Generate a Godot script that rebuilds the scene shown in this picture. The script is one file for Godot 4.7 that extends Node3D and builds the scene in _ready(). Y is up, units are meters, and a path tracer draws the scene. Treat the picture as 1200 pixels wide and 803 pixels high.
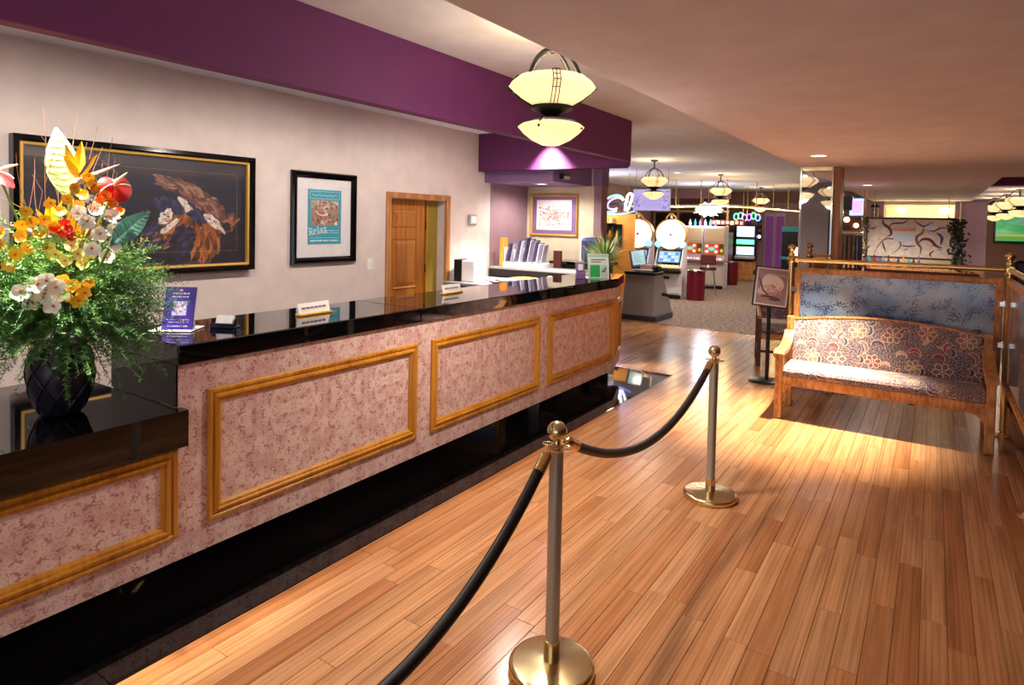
extends Node3D

# ------------------------------------------------------------------ mesh builder
class MB:
	var v := PackedVector3Array()
	var n := PackedVector3Array()
	var uv := PackedVector2Array()
	var col := PackedColorArray()
	var ix := PackedInt32Array()
	var xf := Transform3D.IDENTITY
	var tint := Color(1, 1, 1)
	var use_col := false
	func vert(p: Vector3, nn: Vector3, t: Vector2 = Vector2.ZERO) -> int:
		v.append(xf * p); n.append((xf.basis * nn).normalized()); uv.append(t); col.append(tint)
		return v.size() - 1
	func tri(a: Vector3, b: Vector3, c: Vector3) -> void:
		var nn := (b - a).cross(c - a)
		if nn.length_squared() < 1e-16: return
		nn = nn.normalized()
		var i := vert(a, nn); vert(b, nn); vert(c, nn)
		ix.append_array(PackedInt32Array([i, i + 2, i + 1]))
	func quad(a: Vector3, b: Vector3, c: Vector3, d: Vector3) -> void:
		# counter-clockwise seen from outside; uv 0..1 with a at lower left
		var nn := (b - a).cross(d - a) + (c - b).cross(d - c) * 0.001
		if nn.length_squared() < 1e-18: nn = (c - b).cross(d - c)
		nn = nn.normalized()
		var i := vert(a, nn, Vector2(0, 1)); vert(b, nn, Vector2(1, 1)); vert(c, nn, Vector2(1, 0)); vert(d, nn, Vector2(0, 0))
		ix.append_array(PackedInt32Array([i, i + 2, i + 1, i, i + 3, i + 2]))
	func box(c: Vector3, s: Vector3, bev: float = 0.0, bas: Basis = Basis.IDENTITY) -> MB:
		var h := s * 0.5
		var old := xf
		xf = xf * Transform3D(bas, c)
		var b := minf(bev, minf(h.x, minf(h.y, h.z)) * 0.9)
		for ax in 3:
			var p := (ax + 1) % 3
			var q := (ax + 2) % 3
			for sg in [-1.0, 1.0]:
				var pts: Array = []
				for k in [[-1, -1], [1, -1], [1, 1], [-1, 1]]:
					var w := Vector3.ZERO
					w[ax] = h[ax] * sg; w[p] = (h[p] - b) * k[0]; w[q] = (h[q] - b) * k[1]
					pts.append(w)
				if sg > 0: quad(pts[0], pts[1], pts[2], pts[3])
				else: quad(pts[1], pts[0], pts[3], pts[2])
		if b > 0.0:
			for ax in 3:
				var p := (ax + 1) % 3
				var q := (ax + 2) % 3
				for s1 in [-1.0, 1.0]:
					for s2 in [-1.0, 1.0]:
						var a0 := Vector3.ZERO; var a1 := Vector3.ZERO; var b0 := Vector3.ZERO; var b1 := Vector3.ZERO
						a0[p] = h[p] * s1; a0[q] = (h[q] - b) * s2
						b0[p] = (h[p] - b) * s1; b0[q] = h[q] * s2
						a1 = a0; b1 = b0
						a0[ax] = -(h[ax] - b); b0[ax] = a0[ax]; a1[ax] = h[ax] - b; b1[ax] = a1[ax]
						if s1 * s2 > 0: quad(a0, b0, b1, a1)
						else: quad(b0, a0, a1, b1)
			for sx in [-1.0, 1.0]:
				for sy in [-1.0, 1.0]:
					for sz in [-1.0, 1.0]:
						var p1 := Vector3(h.x * sx, (h.y - b) * sy, (h.z - b) * sz)
						var p2 := Vector3((h.x - b) * sx, h.y * sy, (h.z - b) * sz)
						var p3 := Vector3((h.x - b) * sx, (h.y - b) * sy, h.z * sz)
						if sx * sy * sz > 0: tri(p1, p2, p3)
						else: tri(p1, p3, p2)
		xf = old
		return self
	func span(a: Vector3, b: Vector3, bev: float = 0.0) -> MB:
		return box((a + b) * 0.5, (b - a).abs(), bev)
	func lathe(prof: Array, seg: int = 24, c: Vector3 = Vector3.ZERO, bas: Basis = Basis.IDENTITY, crease: float = 0.75) -> MB:
		# prof: Vector2(radius, height) from bottom to top
		var old := xf
		xf = xf * Transform3D(bas, c)
		var m := prof.size()
		var sn: Array = []
		for i in m - 1:
			var d: Vector2 = prof[i + 1] - prof[i]
			sn.append(Vector2(d.y, -d.x).normalized() if d.length() > 1e-7 else Vector2(1, 0))
		for i in m - 1:
			var n0: Vector2 = sn[i]; var n1: Vector2 = sn[i]
			if i > 0 and sn[i].dot(sn[i - 1]) > crease: n0 = (sn[i] + sn[i - 1]).normalized()
			if i < m - 2 and sn[i].dot(sn[i + 1]) > crease: n1 = (sn[i] + sn[i + 1]).normalized()
			var base := v.size()
			for k in seg + 1:
				var a := TAU * k / seg
				var cx := cos(a); var cz := sin(a)
				vert(Vector3(prof[i].x * cx, prof[i].y, prof[i].x * cz), Vector3(n0.x * cx, n0.y, n0.x * cz), Vector2(float(k) / seg, 1.0 - float(i) / (m - 1)))
				vert(Vector3(prof[i + 1].x * cx, prof[i + 1].y, prof[i + 1].x * cz), Vector3(n1.x * cx, n1.y, n1.x * cz), Vector2(float(k) / seg, 1.0 - float(i + 1) / (m - 1)))
			for k in seg:
				var j := base + k * 2
				ix.append_array(PackedInt32Array([j, j + 2, j + 1, j + 1, j + 2, j + 3]))
		xf = old
		return self
	func ball(c: Vector3, r: float, seg: int = 16, sc: Vector3 = Vector3.ONE, bas: Basis = Basis.IDENTITY) -> MB:
		var pr: Array = []
		var k := maxi(4, seg / 2)
		for i in k + 1:
			var a := -PI / 2 + PI * i / k
			pr.append(Vector2(cos(a) * r, sin(a) * r))
		return lathe(pr, seg, c, bas * Basis.from_scale(sc), 0.2)
	func tube(pts: Array, rad, seg: int = 10, caps: bool = true) -> MB:
		var m := pts.size()
		var up := Vector3.UP
		var t0: Vector3 = (pts[1] - pts[0]).normalized()
		if absf(t0.dot(up)) > 0.95: up = Vector3.RIGHT
		var nx := up.cross(t0).normalized()
		var rings: Array = []
		for i in m:
			var t: Vector3 = (pts[mini(i + 1, m - 1)] - pts[maxi(i - 1, 0)]).normalized()
			nx = (nx - t * nx.dot(t)).normalized()
			var ny := t.cross(nx)
			var r: float = rad[i] if rad is Array else rad
			var st := v.size()
			for k in seg + 1:
				var a := TAU * k / seg
				var d := nx * cos(a) + ny * sin(a)
				vert(pts[i] + d * r, d, Vector2(float(k) / seg, float(i) / (m - 1)))
			rings.append(st)
		for i in m - 1:
			for k in seg:
				var a: int = rings[i] + k; var b: int = rings[i + 1] + k
				ix.append_array(PackedInt32Array([a, b, a + 1, a + 1, b, b + 1]))
		if caps:
			for e in [0, m - 1]:
				var t: Vector3 = (pts[0] - pts[1]).normalized() if e == 0 else (pts[m - 1] - pts[m - 2]).normalized()
				var ci := vert(pts[e], t)
				var st := v.size()
				for k in seg + 1:
					v.append(v[rings[e] + k]); n.append((xf.basis * t).normalized()); uv.append(Vector2.ZERO); col.append(tint)
				for k in seg:
					if e == 0: ix.append_array(PackedInt32Array([ci, st + k, st + k + 1]))
					else: ix.append_array(PackedInt32Array([ci, st + k + 1, st + k]))
		return self
	func prism(poly: Array, y0: float, y1: float) -> MB:
		# poly: Vector2(x, z) outline; vertical extrusion
		var pk := PackedVector2Array(poly)
		var area := 0.0
		for i in pk.size():
			area += pk[i].cross(pk[(i + 1) % pk.size()])
		if area < 0: pk.reverse()
		var t := Geometry2D.triangulate_polygon(pk)
		for i in range(0, t.size(), 3):
			var p: Array = [pk[t[i]], pk[t[i + 1]], pk[t[i + 2]]]
			if (p[1] - p[0]).cross(p[2] - p[0]) < 0: p = [p[0], p[2], p[1]]
			tri(Vector3(p[0].x, y1, p[0].y), Vector3(p[2].x, y1, p[2].y), Vector3(p[1].x, y1, p[1].y))
			tri(Vector3(p[0].x, y0, p[0].y), Vector3(p[1].x, y0, p[1].y), Vector3(p[2].x, y0, p[2].y))
		for i in pk.size():
			var a := pk[i]; var b := pk[(i + 1) % pk.size()]
			quad(Vector3(b.x, y0, b.y), Vector3(a.x, y0, a.y), Vector3(a.x, y1, a.y), Vector3(b.x, y1, b.y))
		return self
	func mould(w: float, h: float, side: int, prof: Array) -> MB:
		# one mitred side of a rectangular frame in the xy plane, face towards +z; prof: Vector2(inset, height)
		var cs: Array = [Vector2(-w / 2, -h / 2), Vector2(w / 2, -h / 2), Vector2(w / 2, h / 2), Vector2(-w / 2, h / 2)]
		var a: Vector2 = cs[side]; var b: Vector2 = cs[(side + 1) % 4]
		var dir := (b - a).normalized()
		var inn := Vector2(-dir.y, dir.x)
		for i in prof.size() - 1:
			var p: Vector2 = prof[i]; var q: Vector2 = prof[i + 1]
			var a0 := a + (dir + inn) * p.x; var b0 := b + (inn - dir) * p.x
			var a1 := a + (dir + inn) * q.x; var b1 := b + (inn - dir) * q.x
			quad(Vector3(a0.x, a0.y, p.y), Vector3(b0.x, b0.y, p.y), Vector3(b1.x, b1.y, q.y), Vector3(a1.x, a1.y, q.y))
		return self
	func mesh() -> ArrayMesh:
		var m := ArrayMesh.new()
		add_to(m)
		return m
	func add_to(m: ArrayMesh) -> void:
		var a: Array = []
		a.resize(Mesh.ARRAY_MAX)
		a[Mesh.ARRAY_VERTEX] = v; a[Mesh.ARRAY_NORMAL] = n; a[Mesh.ARRAY_TEX_UV] = uv; a[Mesh.ARRAY_INDEX] = ix
		if use_col: a[Mesh.ARRAY_COLOR] = col
		m.add_surface_from_arrays(Mesh.PRIMITIVE_TRIANGLES, a)

# ------------------------------------------------------------------ painting of flat prints
class Paint:
	var im: Image
	var w: int
	var h: int
	func _init(ww: int, hh: int, c: Color) -> void:
		w = ww; h = hh
		im = Image.create_empty(w, h, false, Image.FORMAT_RGB8)
		im.fill(c)
	func px(x: int, y: int, c: Color, a: float = 1.0) -> void:
		if x < 0 or y < 0 or x >= w or y >= h: return
		im.set_pixel(x, y, c if a >= 1.0 else im.get_pixel(x, y).lerp(c, a))
	func wpx(x: int, y: int, c: Color, a: float = 1.0) -> void:
		px(posmod(x, w), posmod(y, h), c, a)
	func rect(x: float, y: float, ww: float, hh: float, c: Color) -> void:
		im.fill_rect(Rect2i(int(x), int(y), int(ww), int(hh)), c)
	func ell(cx: float, cy: float, rx: float, ry: float, c: Color, ang: float = 0.0, a: float = 1.0, ring: float = 0.0, wr: bool = false) -> void:
		var R := int(ceil(maxf(rx, ry))) + 1
		var ca := cos(ang); var sa := sin(ang)
		for y in range(int(cy) - R, int(cy) + R + 1):
			for x in range(int(cx) - R, int(cx) + R + 1):
				var dx := x - cx; var dy := y - cy
				var e := Vector2((dx * ca + dy * sa) / rx, (-dx * sa + dy * ca) / ry).length()
				if e <= 1.0 and e >= ring:
					if wr: wpx(x, y, c, a)
					else: px(x, y, c, a)
	func stroke(pts: Array, r: float, c: Color, a: float = 1.0, wr: bool = false, taper: bool = false) -> void:
		for i in pts.size() - 1:
			var d: float = maxf(1.0, (pts[i + 1] - pts[i]).length())
			for k in int(d) + 1:
				var p: Vector2 = pts[i].lerp(pts[i + 1], k / d)
				var t := (i + k / d) / (pts.size() - 1)
				var rr := r * (sin(PI * t) * 0.9 + 0.1) if taper else r
				ell(p.x, p.y, maxf(rr, 0.6), maxf(rr, 0.6), c, 0, a, 0, wr)
	func tex() -> ImageTexture:
		return ImageTexture.create_from_image(im)

const ORD := ["first", "second", "third", "fourth", "fifth", "sixth", "seventh", "eighth", "ninth", "tenth", "eleventh", "twelfth", "thirteenth", "fourteenth", "fifteenth", "sixteenth", "seventeenth", "eighteenth", "nineteenth", "twentieth", "twenty-first", "twenty-second", "twenty-third", "twenty-fourth", "twenty-fifth", "twenty-sixth"]
var M := {}
var used := {}
var rng := RandomNumberGenerator.new()

func numbered(called: String) -> String:
	if not used.has(called):
		used[called] = 0
		return called
	used[called] += 1
	return "%s_%03d" % [called, used[called]]

func tag(o: Node, label: String, category: String, group: String = "") -> Node:
	o.set_meta("label", label); o.set_meta("category", category)
	if group != "": o.set_meta("group", group)
	return o

func thing(called: String, label: String, category: String, at: Vector3 = Vector3.ZERO, turn: float = 0.0, group: String = "") -> Node3D:
	var o := Node3D.new()
	o.name = numbered(called)
	add_child(o)
	o.position = at; o.rotation.y = turn
	tag(o, label, category, group)
	return o

func part(called: String, b: MB, m: Material, parent: Node, kind: String = "") -> MeshInstance3D:
	var o := MeshInstance3D.new()
	o.mesh = b.mesh()
	o.mesh.surface_set_material(0, m)
	o.name = called if parent != self else numbered(called)
	parent.add_child(o, true)
	if kind != "": o.set_meta("kind", kind)
	return o

func one(called: String, b: MB, m: Material, label: String, category: String, group: String = "") -> MeshInstance3D:
	var o := part(called, b, m, self)
	tag(o, label, category, group)
	return o

func struct(called: String, b: MB, m: Material) -> MeshInstance3D:
	return part(called, b, m, self, "structure")

func frame_node(called: String) -> Node3D:
	var o := Node3D.new()
	o.name = numbered(called); add_child(o)
	o.set_meta("kind", "structure")
	return o

func letters(s: String, size: float, at: Vector3, bas: Basis, m: Material, parent: Node, serif: bool = false, called: String = "lettering") -> MeshInstance3D:
	var f := SystemFont.new()
	f.font_names = PackedStringArray(["Droid Serif" if serif else "Droid Sans"])
	if serif: f.font_italic = true
	var t := TextMesh.new()
	t.text = s; t.font = f; t.font_size = 32; t.pixel_size = size / 32.0; t.depth = 0.001; t.curve_step = 2.0
	var o := MeshInstance3D.new()
	o.mesh = t; o.material_override = m; o.name = called
	o.transform = Transform3D(bas, at)
	parent.add_child(o, true)
	return o

func mat(called: String, c: Color, rough: float = 0.6, metal: float = 0.0) -> StandardMaterial3D:
	var m := StandardMaterial3D.new()
	m.resource_name = called
	m.albedo_color = c; m.roughness = rough; m.metallic = metal
	M[called] = m
	return m

func glow(called: String, c: Color, energy: float, alb: Color = Color(0.8, 0.8, 0.8)) -> StandardMaterial3D:
	var m := mat(called, alb, 0.4)
	m.emission_enabled = true; m.emission = c; m.emission_energy_multiplier = energy
	return m

func printed(called: String, t: Texture2D, rough: float = 0.5) -> StandardMaterial3D:
	var m := mat(called, Color.WHITE, rough)
	m.albedo_texture = t; m.texture_repeat = false
	return m

func screen(called: String, t: Texture2D, energy: float) -> StandardMaterial3D:
	var m := mat(called, Color(0.05, 0.05, 0.05), 0.2)
	m.emission_enabled = true; m.emission = Color.BLACK; m.emission_texture = t; m.emission_energy_multiplier = energy
	m.texture_repeat = false
	return m

func tri_tex(m: StandardMaterial3D, t: Texture2D, sc: Vector3, world: bool = true) -> StandardMaterial3D:
	m.albedo_texture = t
	m.uv1_triplanar = true; m.uv1_world_triplanar = world; m.uv1_scale = sc
	return m

func noise(seed_: int, freq: float, oct: int = 3, type: int = FastNoiseLite.TYPE_SIMPLEX_SMOOTH) -> FastNoiseLite:
	var f := FastNoiseLite.new()
	f.seed = seed_; f.frequency = freq; f.fractal_octaves = oct; f.noise_type = type
	return f

func wood_tex(seed_: int, dark: Color, light: Color, size: int = 256) -> ImageTexture:
	# grain along v; made seamless by mirroring
	var im := Image.create_empty(size, size, false, Image.FORMAT_RGB8)
	var a := noise(seed_, 0.05, 4); var b := noise(seed_ + 7, 0.012, 2)
	for y in size:
		var yy := float(mini(y, size - y))
		for x in size:
			var xx := float(mini(x, size - x))
			var g := a.get_noise_2d(xx * 2.2, yy * 0.09) * 0.75 + b.get_noise_2d(xx * 1.5, yy * 0.5) * 0.6
			var s := a.get_noise_2d(xx * 9.0 + 300, yy * 0.35) * 0.3
			im.set_pixel(x, y, dark.lerp(light, clampf(0.55 + g + s, 0, 1)))
	return ImageTexture.create_from_image(im)

func mottle_tex(seed_: int, base: Color, lo: Color, hi: Color, freq: float, size: int = 256) -> ImageTexture:
	var im := Image.create_empty(size, size, false, Image.FORMAT_RGB8)
	var a := noise(seed_, freq, 4)
	for y in size:
		for x in size:
			var xx := float(mini(x, size - x)); var yy := float(mini(y, size - y))
			var g := a.get_noise_2d(xx, yy) * 1.6
			im.set_pixel(x, y, base.lerp(hi, clampf(g, 0, 1)) if g > 0 else base.lerp(lo, clampf(-g, 0, 1)))
	return ImageTexture.create_from_image(im)

func spot(at: Vector3, to: Vector3, e: float, c: Color, ang: float, size: float, parent: Node, soft: float = 0.5) -> void:
	var l := SpotLight3D.new()
	l.name = "lamp_light"
	l.light_energy = e; l.light_color = c; l.spot_angle = ang; l.light_size = size; l.spot_range = 30; l.shadow_enabled = true
	l.spot_angle_attenuation = soft; l.spot_attenuation = 2.0
	parent.add_child(l, true)
	l.global_position = at
	var up := Vector3.UP if absf((to - at).normalized().y) < 0.95 else Vector3.FORWARD
	l.look_at_from_position(at, to, up)

func omni(at: Vector3, e: float, c: Color, size: float, parent: Node) -> void:
	var l := OmniLight3D.new()
	l.name = "lamp_light"
	l.light_energy = e; l.light_color = c; l.light_size = size; l.omni_range = 30; l.omni_attenuation = 2.0; l.shadow_enabled = true
	parent.add_child(l, true)
	l.global_position = at

#CAMERA
func setup() -> void:
	var cam := Camera3D.new()
	cam.name = "camera"
	cam.near = 0.05; cam.far = 80.0
	cam.projection = Camera3D.PROJECTION_FRUSTUM
	cam.size = 0.05 * 803.0 / 749.83
	cam.frustum_offset = Vector2(0, -0.05 * (401.5 - 284.565) / 749.83)
	cam.position = Vector3(0, 1.7, 0)
	cam.rotation = Vector3(-0.0341623, 0.582264, 0.021674)
	add_child(cam)
	cam.current = true
	var we := WorldEnvironment.new()
	we.name = "environment"
	var e := Environment.new()
	e.background_mode = Environment.BG_COLOR
	e.background_color = Color(0.75, 0.8, 0.9)
	e.background_energy_multiplier = 0.6
	e.tonemap_mode = Environment.TONE_MAPPER_LINEAR
	e.tonemap_exposure = 1.06
	e.sdfgi_enabled = true; e.ssao_enabled = true; e.ssil_enabled = true
	we.environment = e
	add_child(we)
	# daylight through the glazed entrance behind the camera
	var al := AreaLight3D.new()
	al.name = "entrance_daylight"
	al.area_size = Vector2(4.2, 2.0)
	al.light_energy = 3.2
	al.light_color = Color(0.95, 0.96, 1.0)
	al.shadow_enabled = true
	al.area_range = 30.0
	add_child(al)
	al.position = Vector3(0.0, 1.2, 3.1)

#MATERIALS
func materials() -> void:
	var t := mottle_tex(3, Color(0.97, 0.97, 0.97), Color(0.945, 0.94, 0.94), Color(1, 1, 1), 0.02)
	tri_tex(mat("wall_cream", Color(0.85, 0.79, 0.76), 0.85), t, Vector3.ONE * 0.6)
	tri_tex(mat("wall_warm", Color(0.88, 0.83, 0.72), 0.85), t, Vector3.ONE * 0.6)
	tri_tex(mat("wall_mauve", Color(0.60, 0.48, 0.52), 0.85), t, Vector3.ONE * 0.6)
	tri_tex(mat("purple", Color(0.41, 0.155, 0.385), 0.7), t, Vector3.ONE * 0.6)
	tri_tex(mat("lilac", Color(0.52, 0.40, 0.58), 0.8), t, Vector3.ONE * 0.6)
	tri_tex(mat("ceiling_high", Color(0.87, 0.87, 0.90), 0.9), t, Vector3.ONE * 0.5)
	tri_tex(mat("ceiling_low", Color(0.91, 0.87, 0.89), 0.9), t, Vector3.ONE * 0.5)
	tri_tex(mat("wall_brown", Color(0.55, 0.42, 0.36), 0.85), t, Vector3.ONE * 0.6)
	tri_tex(mat("wall_orange", Color(0.95, 0.62, 0.22), 0.8), t, Vector3.ONE * 0.6)
	mat("granite", Color(0.02, 0.019, 0.026), 0.035).metallic_specular = 0.62
	mat("black", Color(0.03, 0.03, 0.035), 0.35)
	mat("black_gloss", Color(0.02, 0.02, 0.025), 0.1)
	mat("iron", Color(0.035, 0.022, 0.018), 0.55, 0.0)
	mat("brass", Color(0.92, 0.80, 0.54), 0.16, 1.0)
	mat("brass_pale", Color(0.86, 0.78, 0.60), 0.2, 1.0)
	mat("nickel", Color(0.66, 0.66, 0.61), 0.42, 0.7)
	mat("chrome", Color(0.85, 0.85, 0.85), 0.08, 1.0)
	mat("mirror", Color(0.80, 0.79, 0.82), 0.02, 1.0)
	mat("white", Color(0.90, 0.89, 0.88), 0.5)
	mat("white_gloss", Color(0.86, 0.85, 0.92), 0.25)
	mat("grey", Color(0.58, 0.56, 0.56), 0.45)
	mat("grey_dark", Color(0.26, 0.24, 0.27), 0.5)
	mat("mat_board", Color(0.88, 0.86, 0.86), 0.8)
	mat("olive", Color(0.56, 0.46, 0.14), 0.7)
	mat("maroon", Color(0.42, 0.03, 0.12), 0.35)
	mat("teal", Color(0.20, 0.62, 0.70), 0.6)
	mat("rope", Color(0.035, 0.022, 0.035), 0.45)
	mat("steel_blue", Color(0.12, 0.13, 0.28), 0.3)
	mat("red_seat", Color(0.35, 0.12, 0.10), 0.5)
	mat("paper", Color(0.92, 0.91, 0.90), 0.8)
	mat("gold_paint", Color(0.80, 0.62, 0.28), 0.4, 0.3)
	mat("bronze", Color(0.36, 0.20, 0.10), 0.4, 0.7)
	# plain glass
	var g := mat("glass", Color(1, 1, 1, 0.004), 0.02)
	g.transparency = BaseMaterial3D.TRANSPARENCY_ALPHA
	# woods
	var wt := wood_tex(11, Color(0.80, 0.77, 0.73), Color(1, 1, 1))
	M["floor_tones"] = []
	var tones: Array = [Color(0.76, 0.55, 0.38), Color(0.725, 0.50, 0.33), Color(0.77, 0.56, 0.39), Color(0.75, 0.53, 0.36), Color(0.695, 0.465, 0.30), Color(0.77, 0.56, 0.39), Color(0.74, 0.54, 0.38)]
	for i in tones.size():
		var m := mat("floor_wood_%d" % i, tones[i], 0.2)
		tri_tex(m, wt, Vector3(2.5, 2.5, 0.55))
		m.uv1_offset = Vector3(i * 0.37, 0, i * 0.61)
		m.metallic_specular = 0.45
		M["floor_tones"].append(m)
	var ft := wood_tex(23, Color(0.72, 0.62, 0.45), Color(1, 1, 1))
	tri_tex(mat("frame_wood", Color(0.80, 0.56, 0.17), 0.38), ft, Vector3(6, 6, 0.8))
	tri_tex(mat("frame_wood_v", Color(0.80, 0.56, 0.17), 0.38), ft, Vector3(6, 0.8, 6))
	tri_tex(mat("door_wood", Color(0.74, 0.47, 0.14), 0.4), ft, Vector3(3, 0.5, 3))
	tri_tex(mat("case_wood", Color(0.78, 0.55, 0.33), 0.45), ft, Vector3(5, 0.7, 5))
	tri_tex(mat("bench_wood", Color(0.80, 0.58, 0.36), 0.38), ft, Vector3(0.8, 5, 5))
	tri_tex(mat("oak", Color(0.80, 0.59, 0.37), 0.4), ft, Vector3(0.9, 5, 5))
	tri_tex(mat("walnut", Color(0.34, 0.18, 0.10), 0.4), ft, Vector3(3, 0.7, 3))
	# pink mottled laminate of the counter front
	var S := 512
	var im := Image.create_empty(S, S, false, Image.FORMAT_RGB8)
	var n1 := noise(5, 0.028, 3); var n2 := noise(9, 0.085, 3); var n3 := noise(14, 0.012, 2); var n4 := noise(77, 0.2, 2)
	for y in S:
		for x in S:
			var xx := float(mini(x, S - x)); var yy := float(mini(y, S - y))
			var dk := clampf((n1.get_noise_2d(xx * 1.0, yy) + n2.get_noise_2d(xx, yy) * 0.9 - 0.26) * 3.2, 0, 1)
			var dk2 := clampf((n2.get_noise_2d(xx + 900, yy) + n4.get_noise_2d(xx, yy) * 0.5 - 0.30) * 3.0, 0, 1)
			var c := Color(0.81, 0.64, 0.62).lerp(Color(0.87, 0.74, 0.71), clampf(0.5 + n3.get_noise_2d(xx, yy) * 1.4 + n2.get_noise_2d(yy, xx) * 0.5, 0, 1))
			c = c.lerp(Color(0.62, 0.36, 0.36), dk * 0.75).lerp(Color(0.66, 0.40, 0.36), dk2 * 0.6)
			im.set_pixel(x, y, c)
	tri_tex(mat("pink_laminate", Color(0.95, 0.99, 1.0), 0.5), ImageTexture.create_from_image(im), Vector3.ONE * 1.4)
	# carpet
	im = Image.create_empty(256, 256, false, Image.FORMAT_RGB8)
	n1 = noise(31, 0.09, 2); n2 = noise(35, 0.3, 1)
	for y in 256:
		for x in 256:
			var g1 := n1.get_noise_2d(x, y) + n2.get_noise_2d(x, y) * 0.8
			var c := Color(0.45, 0.37, 0.32).lerp(Color(0.66, 0.58, 0.50), clampf(g1, 0, 1)).lerp(Color(0.26, 0.20, 0.19), clampf(-g1 * 1.2, 0, 1))
			im.set_pixel(x, y, c)
	tri_tex(mat("carpet", Color.WHITE, 0.95), ImageTexture.create_from_image(im), Vector3.ONE * 0.55)
	# stippled blue-grey glass
	im = Image.create_empty(768, 448, false, Image.FORMAT_RGB8)
	n1 = noise(41, 0.004, 1); n2 = noise(45, 0.085, 3); n3 = noise(48, 0.012, 2)
	for y in 448:
		for x in 768:
			var cl := clampf(n1.get_noise_2d(x, y * 1.3) * 1.0 + 0.40, 0, 1)
			var c := Color(0.44, 0.52, 0.66).lerp(Color(0.62, 0.66, 0.72), cl)
			var sp := n2.get_noise_2d(x, y) + n3.get_noise_2d(x, y) * 0.8 - cl * 0.12
			c = c.lerp(Color(0.16, 0.19, 0.32), clampf((sp - 0.14) * 4.5, 0, 1) * 0.75)
			im.set_pixel(x, y, c)
	var sg := printed("stipple_glass", ImageTexture.create_from_image(im), 0.14)
	sg.clearcoat_enabled = true; sg.clearcoat = 0.6; sg.clearcoat_roughness = 0.05
	# floral upholstery
	var p := Paint.new(512, 512, Color(0.42, 0.35, 0.36))
	n1 = noise(51, 0.10, 3); n2 = noise(53, 0.012, 2)
	for y in 512:
		for x in 512:
			var q := n1.get_noise_2d(x, y)
			var bz := Color(0.50, 0.42, 0.42).lerp(Color(0.40, 0.38, 0.46), clampf(0.5 + n2.get_noise_2d(mini(x, 512 - x), mini(y, 512 - y)) * 1.5, 0, 1))
			p.im.set_pixel(x, y, bz.lerp(Color(0.70, 0.58, 0.54), clampf(q * 2.4, 0, 1)).lerp(Color(0.20, 0.18, 0.25), clampf(-q * 2.6, 0, 1)))
	var r := RandomNumberGenerator.new(); r.seed = 99
	var light := Color(0.82, 0.70, 0.62); var rose := Color(0.60, 0.22, 0.27); var cream := Color(0.88, 0.79, 0.66); var slate := Color(0.22, 0.23, 0.32)
	for k in 36:      # curling leaves and paisley
		var c0 := Vector2((k % 6) * 86 + r.randf() * 60, (k / 6) * 86 + r.randf() * 60)
		var a0 := r.randf() * TAU; var rad := r.randf_range(26, 46); var pts: Array = []
		var cw := 1.0 if r.randf() < 0.5 else -1.0
		for i in 10: pts.append(c0 + Vector2(cos(a0 + cw * i * 0.34), sin(a0 + cw * i * 0.34)) * rad * (1.0 - i * 0.06))
		p.stroke(pts, r.randf_range(9, 14), [light, rose, slate, Color(0.55, 0.40, 0.40), slate][k % 5], 0.10, true, true)
		var edge: Array = []
		for i in 10: edge.append(pts[i] + (pts[i] - c0).normalized() * (11.0 * sin(PI * i / 9.0)))
		p.stroke(edge, 2.0, light, 0.75, true)
		edge = []
		for i in 10: edge.append(pts[i] - (pts[i] - c0).normalized() * (9.0 * sin(PI * i / 9.0)))
		p.stroke(edge, 1.8, rose if k % 3 == 0 else light, 0.6, true)
	for k in 9:      # blossoms
		var c0 := Vector2((k % 3) * 170 + (k / 3 % 2) * 85 + r.randf_range(-24, 24), (k / 3) * 170 + r.randf_range(-26, 26))
		var big := r.randf_range(26, 42)
		var inner: Color = [rose, Color(0.66, 0.52, 0.42), Color(0.50, 0.27, 0.30), Color(0.42, 0.34, 0.38)][k % 4]
		for i in 6:
			var a1 := i * TAU / 6 + k
			var pc := c0 + Vector2(cos(a1), sin(a1)) * big * 0.75
			p.ell(pc.x, pc.y, big * 0.52, big * 0.42, cream, a1, 0.9, 0.74, true)
			p.ell(pc.x, pc.y, big * 0.38, big * 0.28, inner, a1, 0.5, 0.0, true)
		p.ell(c0.x, c0.y, big * 0.30, big * 0.30, inner, 0, 0.9, 0, true)
		p.ell(c0.x, c0.y, big * 0.16, big * 0.16, cream, 0, 0.9, 0, true)
	var fab := mat("floral", Color.WHITE, 0.85)
	tri_tex(fab, p.tex(), Vector3.ONE * 1.25)
	fab.rim_enabled = true; fab.rim = 0.25
	# lamp glass
	var al := glow("alabaster", Color(1.0, 0.88, 0.64), 0.8, Color(0.95, 0.88, 0.72))
	al.backlight_enabled = true; al.backlight = Color(0.16, 0.145, 0.11)
	glow("lamp_disc", Color(1.0, 0.90, 0.72), 6.0)
	glow("bulb_warm", Color(1.0, 0.82, 0.5), 5.0)
	for nm in [["neon_green", Color(0.2, 1.0, 0.55)], ["neon_violet", Color(0.65, 0.3, 1.0)], ["neon_pink", Color(1.0, 0.45, 0.75)], ["neon_blue", Color(0.35, 0.55, 1.0)], ["neon_white", Color(0.95, 0.95, 1.0)], ["neon_red", Color(1.0, 0.30, 0.12)]]:
		glow(nm[0], nm[1], 3.0)

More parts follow.
